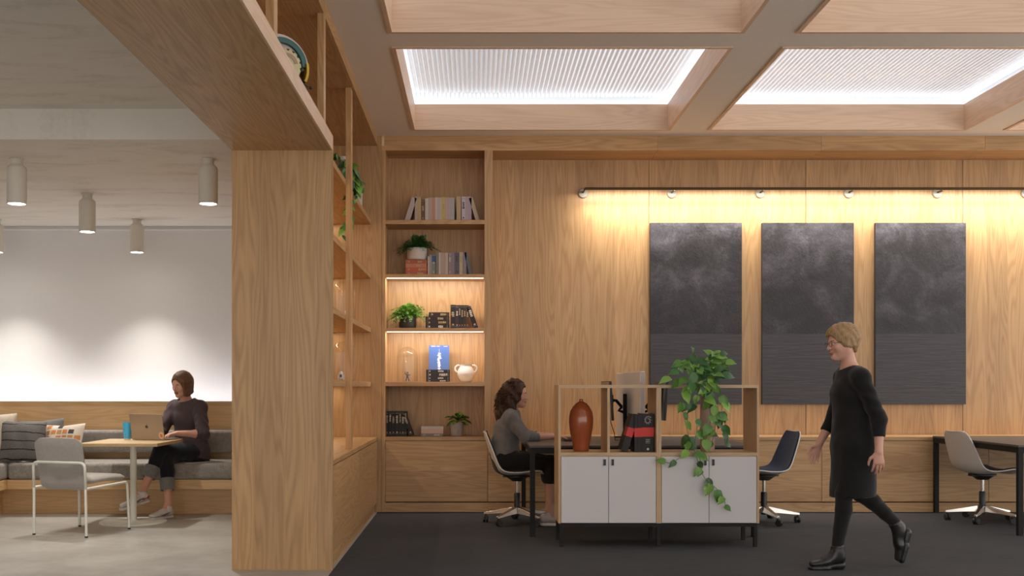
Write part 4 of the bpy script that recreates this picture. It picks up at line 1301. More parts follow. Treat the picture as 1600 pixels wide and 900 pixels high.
# ferns and a leafy pot in the bookcase
def fern(loc, pot_prof, potmat, R, Hh, n, mats, label, soil_z, soil_r, seed, pot_name='pot', leafy=False, lean=0):
    e = empty('potted_fern' if not leafy else 'potted_plant', loc, label=label, cat='plant')
    obj(pot_name, MB().lathe(pot_prof, 32, cap1=False), potmat, e, smooth=True, sharp=.9)
    obj('soil', MB().lathe([(soil_r, soil_z-.008),(soil_r, soil_z)], 20), M['soil'], e)
    rd = random.Random(seed)
    if leafy: return e
    fr = MB()
    for k in range(n):
        a = rd.uniform(0, 2*PI); el = rd.uniform(.12, 1.45)
        L = R*rd.uniform(.75, 1.15)*(1-.12*math.sin(el))
        d = Vector((math.cos(a)*math.cos(el), .62*math.sin(a)*math.cos(el), math.sin(el)*Hh/R))
        dr = rd.uniform(.25, .6)*L*(.4+.6*math.cos(el))
        st0 = Vector((d.x*.03, d.y*.03, soil_z))
        pts = [st0+d*L*t+Vector((0,0,-dr*t*t+.10*L*math.sin(PI*t))) for t in [i/11 for i in range(12)]]
        fr.tube(pts, .0011, 3, caps=False)
        for i in range(2, 12):
            t = i/11; p = pts[i]; tg = (pts[i]-pts[i-1]).normalized()
            sd = tg.cross(Vector((rd.uniform(-.6,.6),rd.uniform(-.6,.6),1)))
            if sd.length < .01: sd = Vector((1,0,0))
            sd.normalize()
            for s_ in (-1, 1):
                ll = (.030*math.sin(PI*min(.98, .25+.70*t))+.005)*(R/.2); ww = .0052*(R/.2)
                q = p+sd*s_*ll+tg*ll*.55+Vector((0,0,rd.uniform(-.006,.004)))
                mid = (p+q)/2
                fr.add([p, mid+tg*ww+Vector((0,0,.002)), q, mid-tg*ww], [(0,1,2,3)])
    f = obj('foliage', fr, mats, e); f['kind'] = 'stuff'
    return e
wp = [(.090,0),(.096,.004),(.100,.02),(.101,.118),(.099,.122),(.093,.122),(.092,.100)]
fern(((651.5-742)/SB, 10.66, zB+.0196*2*4-.0000+.0012), wp, plain('off_white_planter', (.56,.50,.44), .55), .215, .19, 95, M['fern'], 'dark green fern in an off white planter on red books', .108, .0925, 21)
bp = [(.078,0),(.082,.004),(.088,.03),(.089,.122),(.086,.125),(.081,.125),(.080,.10)]
fern(((637-742)/SB, 10.66, zC), bp, plain('black_planter', (.03,.026,.024), .5), .225, .20, 130, M['fern_bright'], 'bright green fern in a matt black planter on the lit shelf', .112, .0805, 22)
lp_ = [(.056,0),(.060,.004),(.058,.03),(.064,.07),(.068,.11),(.067,.135),(.061,.135),(.060,.12)]
e = fern(((713.5-742)/SB, 10.64, zE), lp_, plain('grey_stone_planter', (.36,.31,.28), .7, var=.1), .16, .1, 0, M['pothos_dark'], 'small leafy plant in a grey sculpted planter on the lowest shelf', .125, .0605, 23, leafy=True)
pn = MB().sphere((.012,-.066,.062), (.010,.012,.020), n=10).sphere((-.018,-.060,.084), (.014,.006,.005), n=8).sphere((.038,-.050,.084), (.013,.006,.005), n=8).sphere((.012,-.062,.030), (.016,.006,.004), n=8)
obj('relief_face', pn, e.children[0].data.materials[0], e, smooth=True)
rd = random.Random(9)
L4 = leaf_mesh(.06, .030, .3, .5, heart=False); L4.materials.append(M['pothos_dark'])
L5 = leaf_mesh(.06, .032, .3, .3, heart=False); L5.materials.append(M['pothos'])
for k in range(46):
    a = rd.uniform(0, 2*PI); el = rd.uniform(-.1, 1.2)
    d = Vector((math.cos(a)*math.cos(el), .6*math.sin(a)*math.cos(el), math.sin(el)))
    st_ = Vector((0,0,.13)); p = st_+d*rd.uniform(.015,.085)+Vector((.015,0,.01))
    if k < 16: obj('stem', MB().tube([(0,0,.122), (st_+p)/2+Vector((0,0,.01)), p], .0014, 4), M['stem'], e)
    leaf_obj(rd.choice([L4,L4,L5]), e, p, d+Vector((0,-.2,-.2)), (0,-.5,1), rd.uniform(.8,1.2))

# white two handled vase
wv = empty('vase', ((728-742)/SB, 10.66, zD), label='white round vase with two handles on the lit shelf', cat='vase')
M['white_ceramic'] = plain('white_ceramic', (.78,.74,.68), .35, var=.02)
obj('vessel', MB().lathe([(.050,0),(.054,.004),(.075,.035),(.088,.072),(.088,.095),(.076,.128),(.062,.150),(.058,.160),(.064,.176),(.058,.176),(.052,.162),(.05,.15)], 36), M['white_ceramic'], wv, smooth=True, sharp=1.2)
for s_ in (-1, 1):
    obj('handle', MB().tube([(s_*.060,0,.165),(s_*.088,0,.166),(s_*.108,0,.150),(s_*.110,0,.122),(s_*.098,0,.104),(s_*.082,0,.098)], .0095, 10), M['white_ceramic'], wv, smooth=True)

# helmet on the beam shelf
hl = empty('helmet', (-1.145, 6.14, 2.9455), label='painted helmet with green crest and gold visor on the high shelf', cat='helmet')
M['h_white'] = plain('helmet_white', (.62,.52,.46), .3, coat=.5); M['h_green'] = plain('helmet_green', (.02,.11,.09), .25, coat=.5)
M['h_gold'] = plain('helmet_gold', (.62,.40,.07), .18, metal=.9); M['h_tan'] = plain('helmet_tan', (.42,.28,.20), .35)
M['h_dark'] = plain('helmet_dark', (.015,.014,.013), .3); M['h_cream'] = plain('helmet_cream', (.62,.55,.30), .4)
def arcband(r0, x0, x1, a0, a1, th, cy=0, cz=.15, n=22, sy=1.0):
    mb = MB(); v = []
    for i in range(n+1):
        a = a0+(a1-a0)*i/n
        for rr in (r0, r0+th):
            for x in (x0, x1): v.append((x, cy+rr*sy*math.cos(a), cz+rr*math.sin(a)))
    f = [(0,1,3,2),(n*4,n*4+2,n*4+3,n*4+1)]
    for i in range(n):
        q = i*4
        f += [(q,q+4,q+5,q+1),(q+2,q+3,q+7,q+6),(q,q+2,q+6,q+4),(q+1,q+5,q+7,q+3)]
    return mb.add(v, f)
# the helmet faces +x
def hm(mb, ang=r(-52)):
    R2 = Matrix.Rotation(ang, 4, 'Z')
    mb.v = [tuple(R2 @ Vector(p)) for p in mb.v]; return mb
shell = MB(); 
pr = []
sv = MB().sphere((0,0,.165), (.112,.138,.135), n=28)
sv.v = [(x, y, max(z, .055)) for x, y, z in sv.v]
obj('helmet_shell', hm(sv), M['h_white'], hl, smooth=True, sharp=1.0)
obj('neck_ring', hm(MB().lathe([(.095,.0),(.105,.01),(.108,.06),(.09,.062)], 28)), M['h_dark'], hl, smooth=True, sharp=.8)
obj('crest', hm(arcband(.138, -.042, .042, r(-5), r(175), .036, cz=.165, sy=1.02)), M['h_white'], hl, smooth=True, sharp=.8)
for sx in (-1, 1):
    obj('crest_stripe', hm(arcband(.118, sx*.040, sx*.074, r(0), r(178), .030, cz=.165, sy=1.02)), M['h_green'], hl, smooth=True, sharp=.8)
    sd = MB().lathe([(.088,0),(.086,.012),(.070,.016)], 32, M=Matrix.Translation((sx*.100, .005, .150)) @ Matrix.Rotation(sx*PI/2, 4, 'Y'))
    so_ = obj('side_disc', hm(sd), M['h_cream'], hl, smooth=True, sharp=.6)
    tr = MB()
    for q in range(9):
        a = r(-10+q*25); cc = Vector((sx*.1135, .005+.079*math.cos(a), .150+.079*math.sin(a)))
        t1 = Vector((0,-math.sin(a),math.cos(a))); n1 = Vector((0,math.cos(a),math.sin(a)))
        tr.add([cc+n1*.008-t1*.011, cc+n1*.008+t1*.011, cc-n1*.010], [(0,1,2)])
        tr.add([Vector((sx*.001,0,0))+q_ for q_ in (cc+n1*.007-t1*.008, cc+n1*.007+t1*.008, cc-n1*.007)], [(0,1,2)])
    obj('disc_triangle', hm(tr), M['h_dark'], so_)['kind'] = 'stuff'
    obj('inner_arc', hm(arcband(.040, sx*.112, sx*.119, r(10), r(190), .022, cy=.005, cz=.150)), M['h_tan'], so_)
obj('visor', hm(arcband(.146, -.085, .085, r(-28), r(14), .016, cz=.150, sy=.98, n=10)), M['h_gold'], hl, smooth=True, sharp=.6)
obj('chin_guard', hm(MB().box(-.06,.095,.055,.06,.150,.10)), M['h_dark'], hl, bevel=.012)
obj('microphone', hm(MB().tube([(.09,.08,.075),(.08,.15,.055),(.05,.185,.058)], .004, 6).sphere((.05,.188,.059), .010, n=8)), M['h_dark'], hl, smooth=True)

# ------------------------------------------------------------------ people: bodies grown from distance fields (one continuous surface each)
V3 = lambda *a: np.array(a, dtype=np.float64)
def nrm(v):
    v = np.asarray(v, float); return v/np.linalg.norm(v)
class Field:
    def __init__(s, lo, hi, h):
        s.lo = np.array(lo, float); s.h = h
        s.n = np.ceil((np.array(hi, float)-s.lo)/h).astype(int)+1
        s.D = np.full(tuple(s.n), .5, np.float32)
        s.ax = [ (s.lo[i]+h*np.arange(s.n[i])).astype(np.float32) for i in range(3)]
    def sl(s, lo, hi, pad):
        a = np.clip(np.floor((np.array(lo)-pad-s.lo)/s.h).astype(int), 0, s.n)
        b = np.clip(np.ceil((np.array(hi)+pad-s.lo)/s.h).astype(int)+1, 0, s.n)
        S = tuple(slice(a[i], b[i]) for i in range(3))
        X, Y, Z = np.meshgrid(s.ax[0][S[0]], s.ax[1][S[1]], s.ax[2][S[2]], indexing='ij')
        return S, X, Y, Z
    def put(s, S, d, k, sub=False):
        if d.size == 0: return
        a = s.D[S]
        if sub:
            d = -d
            hh = np.maximum(k-np.abs(a-d), 0)/max(k, 1e-6)
            s.D[S] = np.maximum(a, d)+hh*hh*k*.25
        else:
            hh = np.maximum(k-np.abs(a-d), 0)/max(k, 1e-6)
            s.D[S] = np.minimum(a, d)-hh*hh*k*.25
    def cone(s, a, b, ra, rb, k=.02, sub=False, cuta=False, cutb=False, rip=None):
        a = np.asarray(a, float); b = np.asarray(b, float); m = max(ra, rb)
        S, X, Y, Z = s.sl(np.minimum(a, b)-m, np.maximum(a, b)+m, .03+k)
        ba = b-a; L2 = float(ba @ ba)
        t = ((X-a[0])*ba[0]+(Y-a[1])*ba[1]+(Z-a[2])*ba[2])/L2
        tc = np.clip(t, 0, 1)
        d = np.sqrt((X-a[0]-tc*ba[0])**2+(Y-a[1]-tc*ba[1])**2+(Z-a[2]-tc*ba[2])**2)-(ra+(rb-ra)*tc)
        L = math.sqrt(L2)
        if rip: d = d+rip[0]*np.sin(t*L*rip[1]+3*np.sin(X*25)+2*np.sin(Y*31))
        if cutb: d = np.maximum(d, (t-1)*L)
        if cuta: d = np.maximum(d, -t*L)
        s.put(S, d, k, sub)
    def ell(s, c, axes, rad, k=.02, sub=False):
        c = np.asarray(c, float); m = max(rad)
        S, X, Y, Z = s.sl(c-m, c+m, .03+k)
        q = 0; g = 0
        for ax, r_ in zip(axes, rad):
            u = (X-c[0])*ax[0]+(Y-c[1])*ax[1]+(Z-c[2])*ax[2]
            q = q+(u/r_)**2; g = g+(u/r_**2)**2
        q = np.sqrt(q); g = np.sqrt(g)+1e-6
        s.put(S, q*(q-1)/g, k, sub)
    def ec(s, a, b, side, wa, da, wb, db, k=.02, cuta=False, cutb=False, rip=None, sub=False):
        """elliptic cone: half width w along side, half depth d across"""
        a = np.asarray(a, float); b = np.asarray(b, float)
        m = max(wa, wb, da, db)
        S, X, Y, Z = s.sl(np.minimum(a, b)-m, np.maximum(a, b)+m, .03+k)
        ba = b-a; L = np.linalg.norm(ba); ax = ba/L
        sd = np.asarray(side, float); sd = nrm(sd-(sd @ ax)*ax); fw = np.cross(ax, sd)
        px, py, pz = X-a[0], Y-a[1], Z-a[2]
        t = px*ax[0]+py*ax[1]+pz*ax[2]
        tc = np.clip(t/L, 0, 1)
        u = px*sd[0]+py*sd[1]+pz*sd[2]; v = px*fw[0]+py*fw[1]+pz*fw[2]
        w = wa+(wb-wa)*tc; dd = da+(db-da)*tc
        e = t-tc*L
        mn = np.minimum(w, dd)
        rho = np.sqrt((u/w)**2+(v/dd)**2+(e/mn)**2)
        g = np.sqrt((u/w**2)**2+(v/dd**2)**2+(e/mn**2)**2)+1e-6
        d = rho*(rho-1)/g
        if rip: d = d+rip[0]*np.sin(t*rip[1]+3*np.sin(u*22+1)+2*np.sin(v*27))
        if cutb: d = np.maximum(d, t-L)
        if cuta: d = np.maximum(d, -t)
        s.put(S, d, k, sub)
    def plane(s, p, n):
        """cut away the half space on the n side of p"""
        X, Y, Z = s.ax[0][:,None,None], s.ax[1][None,:,None], s.ax[2][None,None,:]
        n = nrm(n); d = ((X-p[0])*n[0]+(Y-p[1])*n[1]+(Z-p[2])*n[2]).astype(np.float32)
        s.D = np.maximum(s.D, d)
    def noise(s, amp, fr, ph=0):
        X, Y, Z = s.ax[0][:,None,None], s.ax[1][None,:,None], s.ax[2][None,None,:]
        s.D = s.D+(amp*(np.sin(fr*(X*1.0+Z*.6)+ph+1.3*np.sin(fr*.7*Y))*np.sin(fr*(.9*Y-.4*Z)+ph*2+1.1*np.sin(fr*.8*X))*1.0+.5*amp/max(amp,1e-9)*amp*np.sin(fr*1.9*(Z-.5*X+.3*Y)+ph))).astype(np.float32)
    def mesh(s):
        D = s.D; neg = D < 0
        nx, ny, nz = D.shape
        cnt = np.zeros((nx-1, ny-1, nz-1), np.int8)
        for i in (0, 1):
            for j in (0, 1):
                for k in (0, 1): cnt += neg[i:nx-1+i, j:ny-1+j, k:nz-1+k]
        act = (cnt > 0) & (cnt < 8)
        I = np.argwhere(act)
        if len(I) == 0: return np.zeros((0,3)), np.zeros((0,4), int)
        idx = np.full(act.shape, -1, np.int32); idx[act] = np.arange(len(I))
        acc = np.zeros((len(I), 3)); num = np.zeros(len(I))
        C = [(i, j, k) for i in (0,1) for j in (0,1) for k in (0,1)]
        val = {c: D[I[:,0]+c[0], I[:,1]+c[1], I[:,2]+c[2]] for c in C}
        for a in C:
            for ax in range(3):
                if a[ax] == 0:
                    b = list(a); b[ax] = 1; b = tuple(b)
                    d0, d1 = val[a], val[b]
                    m = (d0 < 0) != (d1 < 0)
                    t = np.where(m, d0/np.where(m, d0-d1, 1), 0)
                    p = np.tile(np.array(a, float), (len(I), 1)); p[:, ax] += t
                    acc[m] += p[m]; num[m] += 1
        V = s.lo+(I+acc/num[:,None])*s.h
        F = []
        for ax in range(3):
            o = [0,0,0]; o[ax] = 1
            A = neg[:nx-o[0], :ny-o[1], :nz-o[2]]; B = neg[o[0]:, o[1]:, o[2]:]
            E = np.argwhere(A != B)
            u, v = (ax+1) % 3, (ax+2) % 3
            ok = (E[:,u] > 0) & (E[:,v] > 0) & (E[:,u] < D.shape[u]-1) & (E[:,v] < D.shape[v]-1)
            E = E[ok]
            q = []
            for du, dv in ((1,1),(0,1),(0,0),(1,0)):
                G = E.copy(); G[:,u] -= du; G[:,v] -= dv
                q.append(idx[G[:,0], G[:,1], G[:,2]])
            q = np.stack(q, 1)
            flip = ~A[E[:,0], E[:,1], E[:,2]]
            q[flip] = q[flip][:, ::-1]
            F.append(q)
        return V, np.concatenate(F)
    def obj(s, name, mats, parent=None, base=(0,0,0), matfn=None, smooth_it=1):
        V, F = s.mesh()
        me = bpy.data.meshes.new(name)
        V = V-np.array(base)
        me.vertices.add(len(V)); me.vertices.foreach_set('co', V.astype(np.float32).ravel())
        me.loops.add(len(F)*4); me.loops.foreach_set('vertex_index', F.astype(np.int32).ravel())
        me.polygons.add(len(F)); me.polygons.foreach_set('loop_start', np.arange(0, len(F)*4, 4, dtype=np.int32))
        me.update(calc_edges=True); me.validate()
        if smooth_it:
            bm = bmesh.new(); bm.from_mesh(me)
            for _ in range(smooth_it): bmesh.ops.smooth_vert(bm, verts=bm.verts, factor=.5, use_axis_x=True, use_axis_y=True, use_axis_z=True)
            bm.to_mesh(me); bm.free()
        if matfn is not None:
            c = (V+np.array(base))[F].mean(1)
            me.polygons.foreach_set('material_index', matfn(c).astype(np.int32))
        return mesh_obj(name, me, mats, parent, smooth=True)

def head_frame(c, fwd, up=(0,0,1)):
    F = nrm(fwd); U = np.asarray(up, float); R = nrm(np.cross(F, U)); U = np.cross(R, F)
    return np.asarray(c, float), F, U, R
def add_head(fd, hf, sc=1.0, neck=None):
    C, F, U, R = hf
    q = lambda f, u, r_=0: C+(F*f+U*u+R*r_)*sc
    ax = (F, R, U)
    fd.ell(q(-.012,.028), ax, (.098*sc,.076*sc,.094*sc), .02)
    fd.ell(q(.030,-.012), ax, (.062*sc,.064*sc,.090*sc), .03)
    fd.cone(q(.035,-.062), q(.066,-.098), .044*sc, .020*sc, .03)
    for s_ in (-1, 1):
        fd.cone(q(.0,-.045,s_*.048), q(.052,-.094,s_*.012), .024*sc, .018*sc, .025)
        fd.ell(q(.062,-.028,s_*.038), ax, (.022*sc,.022*sc,.020*sc), .02)
        fd.cone(q(.082,.018,s_*.012), q(.070,.020,s_*.046), .010*sc, .008*sc, .015)
        fd.ell(q(.094,.001,s_*.031), ax, (.014*sc,.017*sc,.011*sc), .012, sub=True)
        fd.ell(q(.080,.000,s_*.031), ax, (.0125*sc,.0145*sc,.0105*sc), .004)
        fd.ell(q(-.008,-.008,s_*.076), (nrm(F*.9-R*s_*.35), nrm(R*s_+F*.3), U), (.019*sc,.007*sc,.031*sc), .006)
    fd.cone(q(.090,.012), q(.110,-.030), .0065*sc, .0105*sc, .012)
    for s_ in (-1, 1): fd.ell(q(.098,-.034,s_*.011), ax, (.010*sc,.008*sc,.007*sc), .006)
    fd.cone(q(.094,-.059,-.016), q(.094,-.059,.016), .0065*sc, .0065*sc, .008)
    fd.cone(q(.091,-.069,-.012), q(.091,-.069,.012), .0075*sc, .0075*sc, .006)
    fd.ell(q(.072,-.095), ax, (.018*sc,.020*sc,.016*sc), .02)
    if neck is not None:
        fd.cone(q(-.018,-.05), neck, .050*sc, .054*sc, .03)
def face_matfn(hf, sc=1.0):
    C, F, U, R = hf
    def fn(c):
        d = (c-C)/sc
        f, u, r_ = d @ F, d @ U, d @ R
        lips = (f > .084) & (np.abs(r_) < .021) & (u < -.0545) & (u > -.0765)
        return np.where(lips, 1, 0)
    return fn
def face_parts(root, hf, base, hairmat_, sc=1.0, lid=.35, glasses=None):
    C, F, U, R = hf
    B = np.asarray(base)
    q = lambda f, u, r_=0: Vector(C+(F*f+U*u+R*r_)*sc-B)
    Mx = Matrix((tuple(R), tuple(F), tuple(U))).transposed()
    for s_ in (-1, 1):
        T = Matrix.Translation(q(.0795,.000,s_*.031)) @ Mx.to_4x4()
        ey = obj('eye', MB().sphere((0,0,0), (.0140*sc,.0140*sc,.0075*sc), n=14, M=T), M['eye_white'], root, smooth=True)
        obj('iris', MB().sphere((0,.0095*sc,-.001*sc), (.0058*sc,.0052*sc,.0058*sc), n=10, M=T), M['eye_dark'], ey, smooth=True)
        b = [q(.090,.018,s_*.014), q(.0915,.0235,s_*.028), q(.083,.022,s_*.045)]
        obj('eyebrow', MB().tube(b, [.0032*sc,.0034*sc,.0018*sc], 6), hairmat_, root, smooth=True)
    if glasses:
        g = MB()
        for s_ in (-1, 1):
            pts = [q(.104,.0+.017*math.sin(a),s_*(.033+.024*math.cos(a))) for a in [2*PI*i/18 for i in range(18)]]
            g.tube(pts, .0016*sc, 6, closed=True)
            g.tube([q(.103,.004,s_*.057), q(.06,.006,s_*.076), q(-.012,.008,s_*.083)], .0016*sc, 6)
        g.tube([q(.104,.003,-.009), q(.107,.006), q(.104,.003,.009)], .0016*sc, 6)
        obj('glasses', g, glasses, root, smooth=True)

def add_hand(fd, wrist, fdir, palm_n, thumb, sc=1.0, curl=.5, spread=1.0, thumb_close=.5):
    """fdir: towards the fingertips, palm_n: out of the palm, thumb: towards the thumb side"""
    w = np.asarray(wrist, float); f = nrm(fdir); t = nrm(np.asarray(thumb)-np.dot(thumb, f)*f)
    n = np.cross(f, t); n = n if n @ np.asarray(palm_n) > 0 else -n
    fd.ec(w-f*.01, w+f*.078*sc, t, .026*sc, .017*sc, .037*sc, .0125*sc, .012)
    Ls = [(.040,.026,.021),(.044,.030,.022),(.041,.028,.021),(.032,.021,.018)]
    offs = [.029,.0095,-.0100,-.0285]
    for (l1, l2, l3), o in zip(Ls, offs):
        p = w+f*(.074-.004*abs(o)/.01)*sc+t*o*sc
        d = nrm(f+t*o*3.0*spread)
        a = curl*.45
        for L, rr, rr2, da in ((l1,.0092,.0084,0),(l2,.0083,.0077,curl*.8),(l3,.0076,.0066,curl*.6)):
            a += da
            dd = d*math.cos(a)+n*math.sin(a)
            e = p+dd*L*sc
            fd.cone(p, e, rr*sc, rr2*sc, .004); p = e
    p = w+f*.022*sc+t*.022*sc+n*.004*sc
    d1 = nrm(f*.62+t*.72+n*.25*thumb_close*2)
    e = p+d1*.040*sc; fd.cone(p, e, .0135*sc, .0105*sc, .010)
    d2 = nrm(f*.95+t*.25+n*.35*thumb_close*2)
    e2 = e+d2*.028*sc; fd.cone(e, e2, .0100*sc, .0088*sc, .005)
    e3 = e2+nrm(f*1.0+t*.0+n*.3)*.022*sc; fd.cone(e2, e3, .0088*sc, .0072*sc, .004)

def limb(fd, P, R_, k=.02, inf=0, **kw):
    for i in range(len(P)-1): fd.cone(P[i], P[i+1], R_[i]+inf, R_[i+1]+inf, k, **kw)
def leg(fd, hip, knee, ank, inf=0, sc=1.0, upto=None):
    hip, knee, ank = (np.asarray(x, float) for x in (hip, knee, ank))
    back = nrm(np.cross(np.cross(knee-hip, ank-knee), ank-knee)) if np.linalg.norm(np.cross(knee-hip, ank-knee)) > 1e-3 else V3(0,0,0)
    fd.cone(hip, hip+(knee-hip)*.5, .082*sc+inf, .068*sc+inf, .03); fd.cone(hip+(knee-hip)*.5, knee, .068*sc+inf, .052*sc+inf, .02)
    c = knee+(ank-knee)*.30
    return knee, ank
def shin(fd, knee, ank, back, inf=0, t0=0, t1=1, sc=1.0, cut=False):
    knee, ank, back = (np.asarray(x, float) for x in (knee, ank, back))
    p = lambda t: knee+(ank-knee)*t
    ts = [0,.28,.62,1.0]; rs = [.050,.050,.040,.031]; off = [0,.014,.006,0]
    for i in range(3):
        a, b = max(ts[i], t0), min(ts[i+1], t1)
        if b <= a: continue
        f = lambda t: (rs[i]+(rs[i+1]-rs[i])*(t-ts[i])/(ts[i+1]-ts[i]))*sc+inf
        o = lambda t: back*(off[i]+(off[i+1]-off[i])*(t-ts[i])/(ts[i+1]-ts[i]))
        fd.cone(p(a)+o(a), p(b)+o(b), f(a), f(b), .012, cutb=(cut and b >= t1-1e-6), cuta=False)
def sneaker(root, heel, toe, up, base, mats, mark=None, h=.0045, name='shoe', ank=None, red=None, side_out=1):
    heel = np.asarray(heel, float); toe = np.asarray(toe, float); up = nrm(up)
    f = nrm(toe-heel); up = nrm(up-(up @ f)*f); sd = np.cross(f, up); L = np.linalg.norm(toe-heel)
    lo = np.minimum(heel, toe)-.14; hi = np.maximum(heel, toe)+.16
    fd = Field(lo, hi, h)
    q = lambda a, u, s_=0: heel+f*a*L+up*u+sd*s_
    fd.ec(q(.10,.055), q(.42,.056), sd, .034,.036,.040,.036, .02)
    fd.ec(q(.42,.052), q(.88,.040), sd, .044,.032,.042,.020, .02)
    fd.cone(q(.12,.06), q(.16,.105), .034, .034, .02)
    if ank is not None: fd.cone(q(.17,.07), np.asarray(ank), .036, .036, .02)
    fd.plane(q(0,.020), -up)
    fd.plane(q(.15,.115), nrm(up*1.0-f*.25))
    if ank is not None: fd.cone(q(.17,.085), np.asarray(ank)+up*.05, .029, .030, .004, sub=True)
    sh = fd.obj(name, mats[0], root, base)
    fs = Field(lo, hi, h)
    fs.ec(q(.09,.012), q(.45,.012), sd, .040,.040,.042,.036, .01)
    fs.ec(q(.45,.012), q(.89,.012), sd, .046,.036,.043,.030, .01)
    fs.plane(q(0,.024), up); fs.plane(q(0,.0), -up)
    fs.obj('sole', mats[1], sh, base)
    lac = MB()
    for i in range(4):
        a = .40+.075*i; z = .096-.011*i
        lac.tube([Vector(q(a,z-.014,-.026)-base), Vector(q(a+.01,z,0)-base), Vector(q(a,z-.014,.026)-base)], .0035, 5)
    lo_ = obj('laces', lac, mats[1], sh, smooth=True); lo_['kind'] = 'stuff'
    if mark is not None:
        for s_ in (-1, 1):
            mb = MB(); n = 12; v = []
            # hooked tick along the side of the shoe
            for i in range(n+1):
                t = i/n
                a = .62-.50*t; z = .034+.030*t**1.3+.012*max(0, .18-t)*4
                th = .012*math.sin(PI*min(1, max(.0, t*.92+.03)))*(1.15-t)
                off = s_*(.0455-.006*t)
                v += [tuple(q(a, z-th, off)-base), tuple(q(a, z+th, off)-base), tuple(q(a, z+th, off+s_*.004)-base), tuple(q(a, z-th, off+s_*.004)-base)]
            ff = [(0,1,2,3),(n*4,n*4+3,n*4+2,n*4+1)]
            for i in range(n):
                for e in range(4): ff.append((i*4+e, i*4+(e+1)%4, i*4+4+(e+1)%4, i*4+4+e))
            obj('tick_mark', MB().add(v, ff), mark, sh, smooth=False)
    if red is not None:
        fr2 = Field(lo, hi, h)
        fr2.ec(q(.05,.052), q(.22,.045), sd, .038,.022,.044,.016, .004)
        fr2.plane(q(0,.026), -up)
        fr2.obj('heel_trim', red, sh, base)
    return sh

